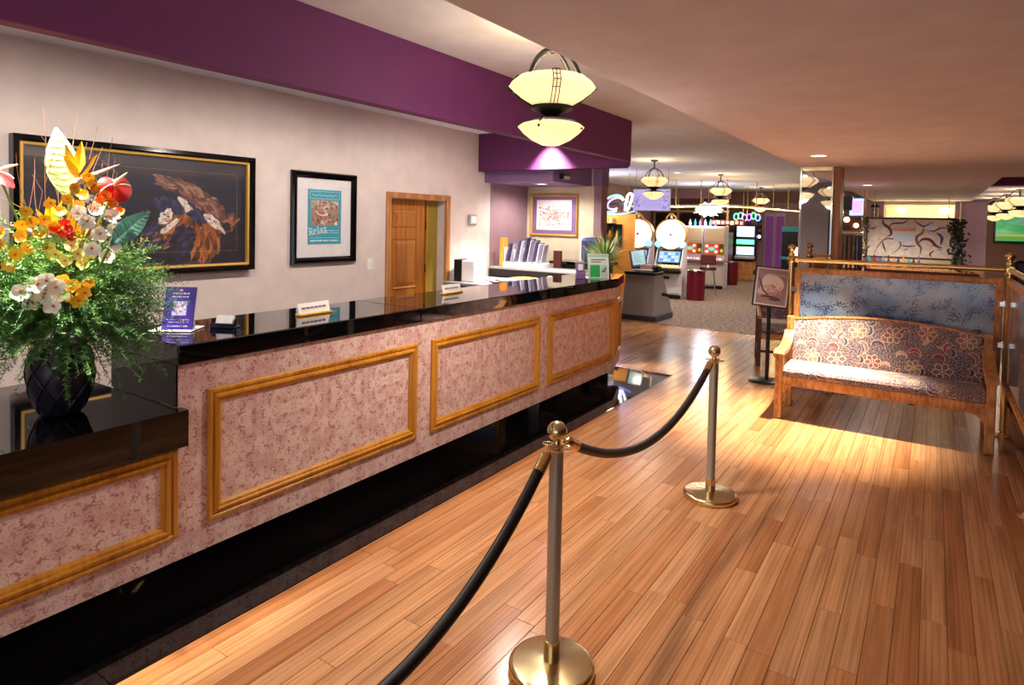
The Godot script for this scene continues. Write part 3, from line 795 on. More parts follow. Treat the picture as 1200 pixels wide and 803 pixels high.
#BENCH
func bench() -> void:
	var x0 := -1.13; var x1 := 0.44; var zf := -6.0; var zb := -6.50
	var t := thing("upholstered_bench", "long oak bench with floral upholstered seat and arched back", "bench")
	for q in [[x0, 1.0], [x1, -1.0]]:
		var x: float = q[0]; var s: float = q[1]
		var xa := x; var xb := x + s * 0.062
		part("front_leg", MB.new().span(Vector3(xa, 0.004, zf), Vector3(xb, 0.575, zf - 0.062), 0.006), M["oak"], t)
		part("rear_leg", MB.new().span(Vector3(xa, 0.004, zb + 0.02), Vector3(xb, 0.86, zb - 0.035), 0.006), M["oak"], t)
		var b := MB.new()      # sweeping arm: path along z with drop at the front
		var pts: Array = [Vector2(zf + 0.035, 0.585), Vector2(zf + 0.02, 0.603), Vector2(zf - 0.06, 0.607), Vector2(zf - 0.18, 0.605), Vector2(zf - 0.30, 0.625), Vector2(zf - 0.40, 0.67), Vector2(zf - 0.47, 0.73)]
		for i in pts.size() - 1:
			var p: Vector2 = pts[i]; var r: Vector2 = pts[i + 1]
			var xl := minf(xa, xb) - 0.012; var xr := maxf(xa, xb) + 0.012
			var th := 0.034
			b.quad(Vector3(xl, p.y, p.x), Vector3(xr, p.y, p.x), Vector3(xr, r.y, r.x), Vector3(xl, r.y, r.x))
			b.quad(Vector3(xr, p.y - th, p.x), Vector3(xl, p.y - th, p.x), Vector3(xl, r.y - th, r.x), Vector3(xr, r.y - th, r.x))
			b.quad(Vector3(xr, p.y - th, p.x), Vector3(xr, r.y - th, r.x), Vector3(xr, r.y, r.x), Vector3(xr, p.y, p.x))
			b.quad(Vector3(xl, r.y - th, r.x), Vector3(xl, p.y - th, p.x), Vector3(xl, p.y, p.x), Vector3(xl, r.y, r.x))
		var f: Vector2 = pts[0]
		b.quad(Vector3(minf(xa, xb) - 0.012, f.y - 0.034, f.x), Vector3(maxf(xa, xb) + 0.012, f.y - 0.034, f.x), Vector3(maxf(xa, xb) + 0.012, f.y, f.x), Vector3(minf(xa, xb) - 0.012, f.y, f.x))
		part("arm", b, M["oak"], t)
		part("side_rail", MB.new().span(Vector3(xa + s * 0.01, 0.30, zf - 0.06), Vector3(xb - s * 0.01, 0.385, zb + 0.02), 0.003), M["oak"], t)
		# curved bracket under the front rail
		var br := MB.new()
		var xs := xb; var kk := 8
		for i in kk:
			var a0 := PI / 2 * i / kk; var a1 := PI / 2 * (i + 1) / kk
			var R := 0.115
			var c0 := Vector2(xs + s * R, 0.305 - R)
			var p0 := c0 + Vector2(-s * R * cos(a0), R * sin(a0)); var p1 := c0 + Vector2(-s * R * cos(a1), R * sin(a1))
			for zz in [zf - 0.012, zf - 0.042]:
				br.tri(Vector3(xs, 0.305, zz), Vector3(p0.x, p0.y, zz), Vector3(p1.x, p1.y, zz))
			br.quad(Vector3(p0.x, p0.y, zf - 0.012), Vector3(p1.x, p1.y, zf - 0.012), Vector3(p1.x, p1.y, zf - 0.042), Vector3(p0.x, p0.y, zf - 0.042))
		part("bracket", br, M["oak"], t)
	part("front_rail", MB.new().span(Vector3(x0 + 0.06, 0.305, zf - 0.008), Vector3(x1 - 0.06, 0.385, zf - 0.045), 0.003), M["bench_wood"], t)
	part("back_rail", MB.new().span(Vector3(x0 + 0.06, 0.305, zb - 0.03), Vector3(x1 - 0.06, 0.385, zb), 0.003), M["bench_wood"], t)
	for xx in [-0.6, -0.1]:
		part("seat_brace", MB.new().span(Vector3(xx - 0.02, 0.27, zf - 0.10), Vector3(xx + 0.02, 0.385, zf - 0.14), 0.002), M["steel_blue"], t)
	# cushion with rounded front
	var c := MB.new()
	var cp: Array = [Vector2(zf - 0.012, 0.386), Vector2(zf - 0.002, 0.40), Vector2(zf - 0.002, 0.43), Vector2(zf - 0.015, 0.452), Vector2(zf - 0.05, 0.466), Vector2(zf - 0.2, 0.474), Vector2(zf - 0.40, 0.466), Vector2(zb + 0.03, 0.455)]
	for i in cp.size() - 1:
		var p: Vector2 = cp[i]; var r: Vector2 = cp[i + 1]
		c.quad(Vector3(x0 + 0.066, p.y, p.x), Vector3(x1 - 0.066, p.y, p.x), Vector3(x1 - 0.066, r.y, r.x), Vector3(x0 + 0.066, r.y, r.x))
	for sx in [x0 + 0.066, x1 - 0.066]:
		for i in cp.size() - 1:
			c.quad(Vector3(sx, 0.386, cp[i].x), Vector3(sx, 0.386, cp[i + 1].x), Vector3(sx, cp[i + 1].y, cp[i + 1].x), Vector3(sx, cp[i].y, cp[i].x))
	part("seat_cushion", c, M["floral"], t)
	part("seat_deck", MB.new().span(Vector3(x0 + 0.064, 0.375, zf - 0.03), Vector3(x1 - 0.064, 0.3865, zb)), M["black"], t)
	# arched upholstered back, slightly padded, leaning back
	var bk := MB.new(); var tr := MB.new()
	var K := 24
	for i in K:
		var u0 := float(i) / K; var u1 := float(i + 1) / K
		var xa := lerpf(x0 + 0.064, x1 - 0.064, u0); var xb := lerpf(x0 + 0.064, x1 - 0.064, u1)
		var h0 := 0.835 + 0.062 * sin(PI * u0); var h1 := 0.835 + 0.062 * sin(PI * u1)
		var prev0 := Vector3(xa, 0.44, zb + 0.045); var prev1 := Vector3(xb, 0.44, zb + 0.045)
		for j in range(1, 6):
			var w := j / 5.0
			var bul := 0.012 * sin(PI * w)
			var q0 := Vector3(xa, lerpf(0.44, h0, w), lerpf(zb + 0.045, zb + 0.0, w) + bul); var q1 := Vector3(xb, lerpf(0.44, h1, w), lerpf(zb + 0.045, zb + 0.0, w) + bul)
			bk.quad(prev0, prev1, q1, q0)
			prev0 = q0; prev1 = q1
		bk.quad(Vector3(xb, 0.44, zb - 0.02), Vector3(xa, 0.44, zb - 0.02), Vector3(xa, h0, zb - 0.02), Vector3(xb, h1, zb - 0.02))
		tr.quad(Vector3(xa, h0 - 0.004, zb + 0.006), Vector3(xb, h1 - 0.004, zb + 0.006), Vector3(xb, h1 + 0.012, zb + 0.006), Vector3(xa, h0 + 0.012, zb + 0.006))
		tr.quad(Vector3(xa, h0 + 0.012, zb + 0.006), Vector3(xb, h1 + 0.012, zb + 0.006), Vector3(xb, h1 + 0.012, zb - 0.026), Vector3(xa, h0 + 0.012, zb - 0.026))
		tr.quad(Vector3(xb, h1 - 0.004, zb - 0.026), Vector3(xa, h0 - 0.004, zb - 0.026), Vector3(xa, h0 + 0.012, zb - 0.026), Vector3(xb, h1 + 0.012, zb - 0.026))
	part("backrest", bk, M["floral"], t)
	part("top_rail", tr, M["oak"], t)

#PARTITION
func brass_post(label: String, x: float, z: float) -> void:
	var t := thing("brass_post", label, "post", Vector3(x, 0, z), 0.0, "brass partition posts")
	part("foot_flange", MB.new().lathe([Vector2(0, 0.001), Vector2(0.062, 0.001), Vector2(0.062, 0.008), Vector2(0.035, 0.02), Vector2(0.024, 0.035)], 24), M["brass"], t)
	part("tube", MB.new().lathe([Vector2(0.024, 0.02), Vector2(0.024, 1.34), Vector2(0.03, 1.345), Vector2(0.03, 1.36)], 20), M["brass"], t)
	part("ball_joint", MB.new().ball(Vector3(0, 1.385, 0), 0.041, 20), M["brass"], t)
	part("finial_neck", MB.new().lathe([Vector2(0.018, 1.42), Vector2(0.028, 1.43), Vector2(0.028, 1.445), Vector2(0.016, 1.452), Vector2(0.016, 1.468)], 16), M["brass"], t)
	part("finial", MB.new().ball(Vector3(0, 1.497, 0), 0.036, 20), M["brass"], t)

func glass_panel(label: String, at: Vector3, turn: float, w: float) -> void:
	var t := thing("glass_partition", label, "partition", at, turn, "oak framed glass partitions")
	var y0 := 0.43; var y1 := 1.312
	for sd in 4:
		var b := MB.new()
		b.xf = Transform3D(Basis.IDENTITY, Vector3(0, (y0 + y1) / 2, 0))
		b.mould(w, y1 - y0, sd, [Vector2(0, -0.02), Vector2(0, 0.018), Vector2(0.004, 0.022), Vector2(0.04, 0.022), Vector2(0.046, 0.016), Vector2(0.054, 0.008)])
		b.mould(w, y1 - y0, sd, [Vector2(0.054, -0.008), Vector2(0.046, -0.016), Vector2(0.04, -0.022), Vector2(0.0, -0.02)])
		part("frame_rail", b, M["oak"], t)
	part("glass_sheet", MB.new().box(Vector3(0, (y0 + y1) / 2, 0), Vector3(w - 0.1, y1 - y0 - 0.1, 0.012)), M["stipple_glass"], t)
	for sx in [-1.0, 1.0]:
		for yy in [0.76, 1.10]:
			part("clip", MB.new().box(Vector3(sx * (w / 2 + 0.002), yy, 0.004), Vector3(0.055, 0.045, 0.05), 0.004), M["chrome"], t)

func partition() -> void:
	brass_post("brass post with ball finial at the bench's left end", -1.137, -6.65)
	brass_post("brass post with ball finial at the partition corner", 0.535, -6.65)
	brass_post("brass post at the right edge, only its floor flange showing", 0.535, -4.83)
	for q in [["brass top rail behind the bench", Vector3(-1.137, 1.385, -6.65), Vector3(0.535, 1.385, -6.65)], ["brass top rail along the right-hand partition", Vector3(0.535, 1.385, -6.65), Vector3(0.535, 1.385, -4.83)]]:
		var d: Vector3 = (q[2] - q[1]).normalized()
		var t := thing("brass_rail", q[0], "rail", Vector3.ZERO, 0.0, "brass partition rails")
		part("tube", MB.new().tube([q[1] + d * 0.036, q[2] - d * 0.036], 0.022, 16), M["brass"], t)
		part("collar", MB.new().tube([q[1] + d * 0.036, q[1] + d * 0.07], 0.028, 16), M["brass"], t)
		part("collar", MB.new().tube([q[2] - d * 0.07, q[2] - d * 0.036], 0.028, 16), M["brass"], t)
	glass_panel("oak framed blue-grey stippled glass panel behind the bench", Vector3(-0.301, 0, -6.65), 0.0, 1.60)
	glass_panel("oak framed stippled glass panel running along the right edge", Vector3(0.535, 0, -5.74), -PI / 2, 1.74)

#DECOR
const FACE := Basis(Vector3(0, 0, -1), Vector3(0, 1, 0), Vector3(1, 0, 0))

func picture(called: String, label: String, tr: Transform3D, w: float, h: float, prof: Array, m: Material, inner: Array, art: Material) -> Node3D:
	# inner: [[width, height, depth, material, name], ...] stacked flat layers, the last gets the print
	var t := thing(called, label, "picture")
	t.transform = tr
	for sd in 4: part("frame_side", MB.new().mould(w, h, sd, prof), m, t)
	part("backing", MB.new().box(Vector3(0, 0, 0.004), Vector3(w - 0.01, h - 0.01, 0.006)), M["black"], t)
	for q in inner:
		part(q[4], MB.new().box(Vector3(0, q[5] if q.size() > 5 else 0.0, q[2]), Vector3(q[0], q[1], 0.003)), q[3], t)
	var last: Array = inner[inner.size() - 1]
	var oy: float = last[5] if last.size() > 5 else 0.0
	var pr := MB.new()
	var ww: float = last[0] / 2 - 0.001; var hh: float = last[1] / 2 - 0.001; var zz: float = last[2] + 0.0022
	pr.quad(Vector3(-ww, oy - hh, zz), Vector3(ww, oy - hh, zz), Vector3(ww, oy + hh, zz), Vector3(-ww, oy + hh, zz))
	part("print", pr, art, t)
	return t

func decor() -> void:
	# masked figures in a deep dark frame
	var p := Paint.new(520, 280, Color(0.05, 0.045, 0.12))
	var r := RandomNumberGenerator.new(); r.seed = 5
	var dab := func(cx: float, cy: float, rx: float, ry: float, ang: float, cols: Array, n: int, ln: float, wd: float, flow: float) -> void:
		for k in n:
			var a := r.randf() * TAU; var q := sqrt(r.randf())
			var lx := cos(a) * rx * q; var ly := sin(a) * ry * q
			var c := Vector2(cx + lx * cos(ang) - ly * sin(ang), cy + lx * sin(ang) + ly * cos(ang))
			var d := Vector2(cos(flow + r.randf_range(-0.5, 0.5)), sin(flow + r.randf_range(-0.5, 0.5))) * ln * r.randf_range(0.5, 1.0)
			var bend := Vector2(-d.y, d.x) * r.randf_range(-0.35, 0.35)
			p.stroke([c - d * 0.5, c + bend * 0.4, c + d * 0.5], wd * r.randf_range(0.6, 1.2), cols[r.randi() % cols.size()], 0.75, false, true)
	var navy: Array = [Color(0.05, 0.05, 0.16), Color(0.07, 0.07, 0.22), Color(0.04, 0.03, 0.08), Color(0.10, 0.07, 0.14)]
	dab.call(260, 140, 280, 150, 0.0, navy, 420, 50.0, 7.0, 0.1)
	dab.call(70, 50, 80, 40, 0.2, [Color(0.18, 0.10, 0.12), Color(0.10, 0.06, 0.10)], 60, 40.0, 6.0, 0.2)
	var tan: Array = [Color(0.48, 0.31, 0.25), Color(0.38, 0.22, 0.18), Color(0.58, 0.42, 0.34), Color(0.30, 0.18, 0.18)]
	var rust: Array = [Color(0.58, 0.31, 0.11), Color(0.46, 0.23, 0.08), Color(0.68, 0.40, 0.16), Color(0.32, 0.16, 0.08)]
	var slate: Array = [Color(0.14, 0.15, 0.30), Color(0.20, 0.20, 0.36), Color(0.09, 0.09, 0.18)]
	var ivory: Array = [Color(0.84, 0.77, 0.72), Color(0.72, 0.62, 0.58), Color(0.90, 0.85, 0.82)]
	dab.call(335, 72, 62, 18, 0.25, tan, 90, 34.0, 4.0, 0.35)
	dab.call(395, 108, 70, 26, 0.55, tan, 110, 36.0, 4.5, 0.6)
	dab.call(300, 190, 62, 36, -0.5, tan + slate, 120, 34.0, 4.5, -0.6)
	dab.call(330, 176, 40, 34, -0.9, rust, 120, 36.0, 5.0, -0.9)
	dab.call(402, 212, 42, 52, 0.15, rust, 190, 46.0, 6.0, 1.75)
	dab.call(345, 214, 30, 34, 0.2, slate + navy, 80, 40.0, 5.0, -1.0)
	dab.call(308, 126, 34, 20, 0.3, slate, 80, 24.0, 4.0, 0.7)
	dab.call(372, 140, 44, 14, 0.8, slate, 80, 26.0, 4.0, 0.8)
	dab.call(465, 168, 36, 22, -0.5, tan + rust, 110, 26.0, 3.5, -0.7)
	dab.call(462, 178, 14, 11, 0.2, navy, 40, 12.0, 3.0, 0.3)
	dab.call(352, 124, 30, 9, 0.9, ivory, 40, 20.0, 3.0, 0.9)
	dab.call(300, 152, 20, 12, -0.9, ivory, 70, 16.0, 3.2, -1.0)     # left mask in profile
	dab.call(312, 176, 26, 6, -0.7, ivory, 40, 22.0, 2.4, -0.75)
	dab.call(425, 163, 28, 11, 0.65, ivory, 80, 20.0, 3.2, 0.7)      # right mask, long nosed
	p.stroke([Vector2(440, 172), Vector2(452, 186), Vector2(462, 200)], 4.5, Color(0.80, 0.70, 0.64), 0.9, false, true)
	for q in [[297, 147], [307, 152], [416, 155], [430, 163]]: p.ell(q[0], q[1], 4.2, 1.8, Color(0.08, 0.06, 0.08), 0.5, 0.9)
	p.stroke([Vector2(300, 162), Vector2(306, 165)], 1.4, Color(0.45, 0.12, 0.12))
	dab.call(150, 165, 80, 55, 0.4, tan + navy, 110, 40.0, 5.0, 0.5)
	dab.call(126, 112, 24, 10, 0.3, ivory, 30, 16.0, 3.0, 0.4)
	for q in [[70, 30, 495, 30], [70, 245, 495, 245], [495, 30, 495, 245], [70, 30, 70, 245]]:
		p.stroke([Vector2(q[0], q[1]), Vector2(q[2], q[3])], 0.7, Color(0.75, 0.65, 0.45), 0.7)
	var art := printed("mask_print", p.tex(), 0.5)
	var tr := Transform3D(FACE, Vector3(-4.898, 1.712, -2.492))
	var t := picture("mask_painting", "large dark painting of white-masked figures in a black and gold frame", tr, 1.715, 0.945, [Vector2(0, 0), Vector2(0, 0.07), Vector2(0.03, 0.075), Vector2(0.045, 0.05)], M["black_gloss"], [[1.65, 0.88, 0.012, M["black"], "liner"], [1.59, 0.82, 0.014, M["black"], "print_board"]], art)
	for sd in 4: part("gilt_fillet", MB.new().mould(1.63, 0.86, sd, [Vector2(0, 0.02), Vector2(0, 0.052), Vector2(0.018, 0.048), Vector2(0.02, 0.02)]), M["gold_paint"], t)
	part("glazing", MB.new().box(Vector3(0, 0, 0.04), Vector3(1.595, 0.825, 0.003)), M["glass"], t)
	# teal poster
	p = Paint.new(200, 320, Color(0.20, 0.60, 0.68))
	for q in [[10, 10, 180, 2], [10, 10, 2, 44], [188, 10, 2, 44], [10, 52, 180, 2], [10, 282, 180, 2]]: p.rect(q[0], q[1], q[2], q[3], Color(0.75, 0.90, 0.92))
	p.rect(16, 62, 168, 148, Color(0.62, 0.52, 0.46))
	p.rect(16, 62, 168, 50, Color(0.70, 0.62, 0.55))
	for k in 90:
		var y := r.randf_range(66, 206); var x := r.randf_range(20, 180)
		var warm: Color = [Color(0.55, 0.20, 0.10), Color(0.75, 0.45, 0.25), Color(0.85, 0.80, 0.78), Color(0.45, 0.40, 0.42)][k % 4]
		p.ell(clampf(x, 24, 176), clampf(y, 70, 200), r.randf_range(4, 12), r.randf_range(3, 8), warm, r.randf() * 3, 0.85)
	p.ell(85, 140, 34, 13, Color(0.86, 0.84, 0.82), 0.1); p.ell(80, 136, 24, 8, Color(0.72, 0.30, 0.12), 0.1)
	p.rect(160, 190, 16, 18, Color(0.9, 0.9, 0.9))
	for k in 26:
		p.rect(84 + (k % 13) * 8, 238 + (k / 13) * 14, r.randi_range(3, 7), 4, Color(0.80, 0.92, 0.93))
	for k in 24: p.rect(14 + k * 7.2, 296, r.randi_range(3, 6), 8, Color(0.92, 0.97, 0.97))
	for k in 14: p.rect(24 + k * 11, 28 + (k % 3) * 3, 7, 5, Color(0.75, 0.88, 0.92))
	var ps := printed("spa_print", p.tex(), 0.5)
	t = picture("spa_poster", "teal poster with food photo and Relax script in black frame", Transform3D(FACE, Vector3(-4.898, 1.688, -4.143)), 0.775, 0.87, [Vector2(0, 0), Vector2(0, 0.03), Vector2(0.012, 0.045), Vector2(0.04, 0.042), Vector2(0.062, 0.022), Vector2(0.064, 0.008)], M["black_gloss"], [[0.66, 0.755, 0.010, M["mat_board"], "mat_board"], [0.40, 0.52, 0.013, M["teal"], "poster_board", 0.01]], ps)
	letters("Relax", 0.075, Vector3(-0.085, -0.120, 0.0165), Basis.from_scale(Vector3(1.1, 1.25, 1)) * Basis(Vector3(0, 0, 1), 0.12), M["white"], t, true)
	part("glazing", MB.new().box(Vector3(0, 0, 0.021), Vector3(0.655, 0.75, 0.002)), M["glass"], t)
	# crowd print on the alcove wall
	p = Paint.new(240, 200, Color(0.93, 0.92, 0.93))
	for k in 420:
		var x := clampf(r.randfn(120, 55), 22, 218); var y := clampf(r.randfn(105, 30), 26, 168)
		p.ell(x, y, r.randf_range(2, 6), r.randf_range(2, 8), [Color(0.75, 0.35, 0.35), Color(0.88, 0.78, 0.35), Color(0.45, 0.38, 0.55), Color(0.82, 0.62, 0.55), Color(0.35, 0.33, 0.38), Color(0.70, 0.66, 0.70), Color(0.90, 0.60, 0.30)][k % 7], r.randf() * 3, 0.65)
	var cp := printed("crowd_print", p.tex(), 0.5)
	t = picture("crowd_print_picture", "gold framed print of a colourful crowd with a mauve mat", Transform3D(Basis.IDENTITY, Vector3(-4.45, 1.79, -7.818)), 0.76, 0.585, [Vector2(0, 0), Vector2(0, 0.02), Vector2(0.01, 0.032), Vector2(0.026, 0.022), Vector2(0.034, 0.01)], M["gold_paint"], [[0.71, 0.54, 0.008, M["lilac"], "mat_board"], [0.56, 0.42, 0.011, M["paper"], "print_board", 0.005]], cp)
	# thermostat, switch plate, emergency light
	t = thing("thermostat", "small square thermostat on the cream wall right of the door", "thermostat", Vector3(-4.9, 1.70, -6.49), PI / 2)
	part("body", MB.new().box(Vector3(0, 0, 0.018), Vector3(0.155, 0.135, 0.035), 0.008), M["grey"], t)
	part("display", MB.new().box(Vector3(0.006, 0.005, 0.037), Vector3(0.11, 0.09, 0.004), 0.001), M["white"], t)
	t = thing("light_switch", "white switch plate on the wall left of the door", "switch", Vector3(-4.9, 1.215, -4.75), PI / 2)
	part("plate", MB.new().box(Vector3(0, 0, 0.004), Vector3(0.075, 0.115, 0.008), 0.003), M["white"], t)
	part("toggle", MB.new().box(Vector3(0, 0.005, 0.012), Vector3(0.012, 0.025, 0.014), 0.002), M["white"], t)
	t = thing("emergency_light", "small white emergency light box on the lilac beam", "light", Vector3(-3.879, 2.262, -7.0), PI / 2)
	part("housing", MB.new().box(Vector3(0, 0, 0.03), Vector3(0.16, 0.07, 0.06), 0.006), M["steel_blue"], t)
	part("lens", MB.new().box(Vector3(0.0, -0.012, 0.062), Vector3(0.14, 0.035, 0.01), 0.002), M["white"], t)

#COUNTERITEMS
func name_plate(label: String, at: Vector3, turn: float) -> void:
	var t := thing("name_plate", label, "sign", at, turn, "white name plates on the counter")
	part("base", MB.new().box(Vector3(0, 0.006, 0), Vector3(0.24, 0.012, 0.05), 0.002), M["gold_paint"], t)
	part("plate", MB.new().box(Vector3(0, 0.04, -0.004), Vector3(0.235, 0.06, 0.006), 0.001, Basis(Vector3.RIGHT, -0.25)), M["paper"], t)
	for k in 6:
		part("print_line", MB.new().box(Vector3(-0.08 + k * 0.031, 0.042, 0.0), Vector3(0.022, 0.010, 0.006), 0.0, Basis(Vector3.RIGHT, -0.25)), M["lilac"], t)

func counter_items() -> void:
	var y := 1.126
	var r := RandomNumberGenerator.new(); r.seed = 12
	# purple leaflet on an easel
	var p := Paint.new(120, 200, Color(0.20, 0.12, 0.48))
	for k in 9: p.rect(24 + k * 8, 26, r.randi_range(3, 6), 7, Color(0.85, 0.82, 0.9)); 
	for k in 8: p.rect(30 + k * 8, 42, r.randi_range(3, 6), 6, Color(0.78, 0.75, 0.88))
	p.rect(34, 66, 56, 66, Color(0.55, 0.55, 0.70))
	for k in 60: p.ell(r.randf_range(38, 86), r.randf_range(70, 128), 4, 3, [Color(0.8, 0.8, 0.9), Color(0.35, 0.30, 0.55), Color(0.75, 0.55, 0.45)][k % 3], r.randf() * 3, 0.8)
	for k in 24: p.rect(16 + (k % 12) * 7.6, 150 + (k / 12) * 12, r.randi_range(2, 6), 3, Color(0.66, 0.62, 0.82))
	for k in 9: p.rect(22 + k * 9, 180, 6, 4, Color(0.8, 0.76, 0.9))
	p.ell(60, 14, 7, 5, Color(0.85, 0.75, 0.45))
	var t := thing("leaflet_stand", "purple leaflet on a white easel at the counter's near end", "leaflet", Vector3(-3.07, y, -1.70), 0.62)
	var lean := Basis(Vector3.RIGHT, -0.26)
	part("easel_back", MB.new().box(Vector3(-0.03, 0.09, -0.075), Vector3(0.15, 0.185, 0.004), 0.001, Basis(Vector3.RIGHT, 0.30)), M["white"], t)
	part("card", MB.new().box(Vector3(0, 0.107, -0.028), Vector3(0.15, 0.215, 0.005), 0.001, lean), M["steel_blue"], t)
	var b := MB.new()
	b.xf = Transform3D(lean, Vector3(0, 0.107, -0.028))
	b.quad(Vector3(-0.074, -0.106, 0.003), Vector3(0.074, -0.106, 0.003), Vector3(0.074, 0.106, 0.003), Vector3(-0.074, 0.106, 0.003))
	part("print", b, printed("leaflet_print", p.tex(), 0.35), t)
	part("foot", MB.new().box(Vector3(-0.02, 0.004, -0.05), Vector3(0.20, 0.006, 0.16), 0.002), M["white"], t)
	# business card holder
	t = thing("card_holder", "small navy card holder with white cards beside the purple leaflet", "card holder", Vector3(-3.0, y, -1.92), 0.5)
	b = MB.new()
	var prof: Array = [Vector2(-0.045, 0.0), Vector2(0.045, 0.0), Vector2(0.045, 0.025), Vector2(-0.045, 0.05)]
	for i in 12:
		var a0 := -1.2 + 2.4 * i / 12; var a1 := -1.2 + 2.4 * (i + 1) / 12
		var q0 := Vector3(sin(a0) * 0.07, 0, 0.05 - cos(a0) * 0.07); var q1 := Vector3(sin(a1) * 0.07, 0, 0.05 - cos(a1) * 0.07)
		var h0 := 0.045; 
		b.quad(q0, q1, q1 + Vector3(0, h0, 0), q0 + Vector3(0, h0, 0))
		b.quad(q1 * Vector3(0.92, 1, 0.92), q0 * Vector3(0.92, 1, 0.92), q0 * Vector3(0.92, 1, 0.92) + Vector3(0, h0, 0), q1 * Vector3(0.92, 1, 0.92) + Vector3(0, h0, 0))
		b.quad(q0 + Vector3(0, h0, 0), q1 + Vector3(0, h0, 0), q1 * Vector3(0.92, 1, 0.92) + Vector3(0, h0, 0), q0 * Vector3(0.92, 1, 0.92) + Vector3(0, h0, 0))
	part("cradle", b, M["steel_blue"], t)
	part("cradle_base", MB.new().box(Vector3(0, 0.004, 0.01), Vector3(0.125, 0.008, 0.07), 0.002), M["steel_blue"], t)
	part("cradle_front", MB.new().box(Vector3(0, 0.014, 0.044), Vector3(0.125, 0.024, 0.004), 0.001), M["steel_blue"], t)
	part("card_stack", MB.new().box(Vector3(0, 0.034, 0.012), Vector3(0.088, 0.052, 0.022), 0.001, Basis(Vector3.RIGHT, -0.35)), M["paper"], t)
	name_plate("white name plate in the middle of the long counter", Vector3(-3.03, y, -2.50), PI / 2 + 0.05)
	name_plate("white name plate on the counter in front of the door", Vector3(-3.12, y, -3.90), PI / 2 + 0.05)
	name_plate("white name plate on the staff desk beside the blue box", Vector3(-3.55, 0.967, -6.35), PI / 2 + 0.4)
	# green notice
	p = Paint.new(140, 200, Color(0.80, 0.88, 0.84))
	p.rect(0, 0, 140, 26, Color(0.62, 0.78, 0.72))
	p.rect(18, 44, 100, 8, Color(0.35, 0.25, 0.35)); p.rect(18, 62, 70, 8, Color(0.40, 0.30, 0.38))
	p.rect(14, 92, 66, 100, Color(0.16, 0.66, 0.34))
	p.rect(84, 92, 46, 100, Color(0.72, 0.78, 0.76))
	p.stroke([Vector2(92, 150), Vector2(108, 130), Vector2(120, 112), Vector2(112, 150), Vector2(96, 138)], 3, Color(0.20, 0.25, 0.30))
	t = thing("notice_holder", "acrylic notice with green square at the counter's far end", "notice", Vector3(-2.88, y, -6.02), 0.75)
	part("acrylic_back", MB.new().box(Vector3(0, 0.125, -0.02), Vector3(0.225, 0.255, 0.004), 0.001, lean * Basis(Vector3.RIGHT, 0.08)), M["white"], t)
	b = MB.new()
	b.xf = Transform3D(lean * Basis(Vector3.RIGHT, 0.08), Vector3(0, 0.125, -0.02))
	b.quad(Vector3(-0.11, -0.125, 0.003), Vector3(0.11, -0.125, 0.003), Vector3(0.11, 0.125, 0.003), Vector3(-0.11, 0.125, 0.003))
	part("print", b, printed("notice_print", p.tex(), 0.3), t)
	part("acrylic_foot", MB.new().box(Vector3(0, 0.004, -0.045), Vector3(0.225, 0.006, 0.10), 0.001), M["white"], t)
	t = thing("leaflet_box", "lavender leaflet holder left of the green notice", "leaflet", Vector3(-2.98, y, -5.80), 0.7)
	part("tray", MB.new().box(Vector3(0, 0.03, 0), Vector3(0.10, 0.06, 0.05), 0.003), M["lilac"], t)
	part("leaflets", MB.new().box(Vector3(0, 0.085, -0.01), Vector3(0.09, 0.16, 0.03), 0.002, Basis(Vector3.RIGHT, -0.15)), M["lilac"], t)
	part("label_patch", MB.new().box(Vector3(0, 0.12, 0.006), Vector3(0.05, 0.06, 0.004), 0.001, Basis(Vector3.RIGHT, -0.15)), M["paper"], t)
	# brochure racks on the back ledge: rows of leaflets
	t = thing("brochure_rack", "clear rack packed with grey leaflets on the back ledge", "rack", Vector3(-4.42, 1.101, -7.08), 0.08)
	part("rack_base", MB.new().box(Vector3(0, 0.03, 0), Vector3(0.60, 0.06, 0.22), 0.003), M["white"], t)
	part("end_divider", MB.new().box(Vector3(-0.325, 0.19, 0.05), Vector3(0.045, 0.37, 0.14), 0.003), M["wall_orange"], t)
	for k in 4:
		part("divider", MB.new().box(Vector3(-0.29 + k * 0.145, 0.14, 0), Vector3(0.004, 0.22, 0.2), 0.001), M["white"], t)
	var lm: Array = [mat("leaflet_a", Color(0.42, 0.40, 0.52), 0.4), mat("leaflet_b", Color(0.62, 0.60, 0.68), 0.4), mat("leaflet_c", Color(0.30, 0.28, 0.40), 0.4), mat("leaflet_d", Color(0.75, 0.74, 0.80), 0.4)]
	for k in 26:
		var u := k / 25.0
		var hh := 0.30 - 0.10 * absf(u - 0.55) * 1.6 + r.randf_range(-0.02, 0.02)
		var o := one("leaflet", MB.new().box(Vector3.ZERO, Vector3(0.014, hh, 0.10), 0.001, Basis(Vector3.FORWARD, 0.20)), lm[k % 4], "%s grey leaflet from the left in the rack on the back ledge" % ORD[k], "leaflet", "leaflets in the rack")
		o.position = Vector3(-4.68 + u * 0.54, 1.175 + hh / 2, -7.04 + (k % 3) * 0.045 - 0.05)
	one("book_stand", MB.new().box(Vector3(-4.02, 1.22, -7.18), Vector3(0.11, 0.22, 0.04), 0.004), M["red_seat"], "dark red upright card right of the leaflet rack", "card")
	# printer-like white box at the wall and clutter on the desk
	t = thing("file_box", "white upright file box in black stand against the wall", "file box", Vector3(-4.68, 0.967, -6.12), 0.3)
	part("stand", MB.new().box(Vector3(-0.07, 0.13, 0), Vector3(0.10, 0.26, 0.20), 0.004), M["black"], t)
	part("box", MB.new().box(Vector3(0.06, 0.125, 0.02), Vector3(0.16, 0.25, 0.18), 0.006), M["white"], t)
	t = thing("tissue_box", "bright blue tissue box on the staff desk", "box", Vector3(-3.74, 0.967, -6.5), 0.2)
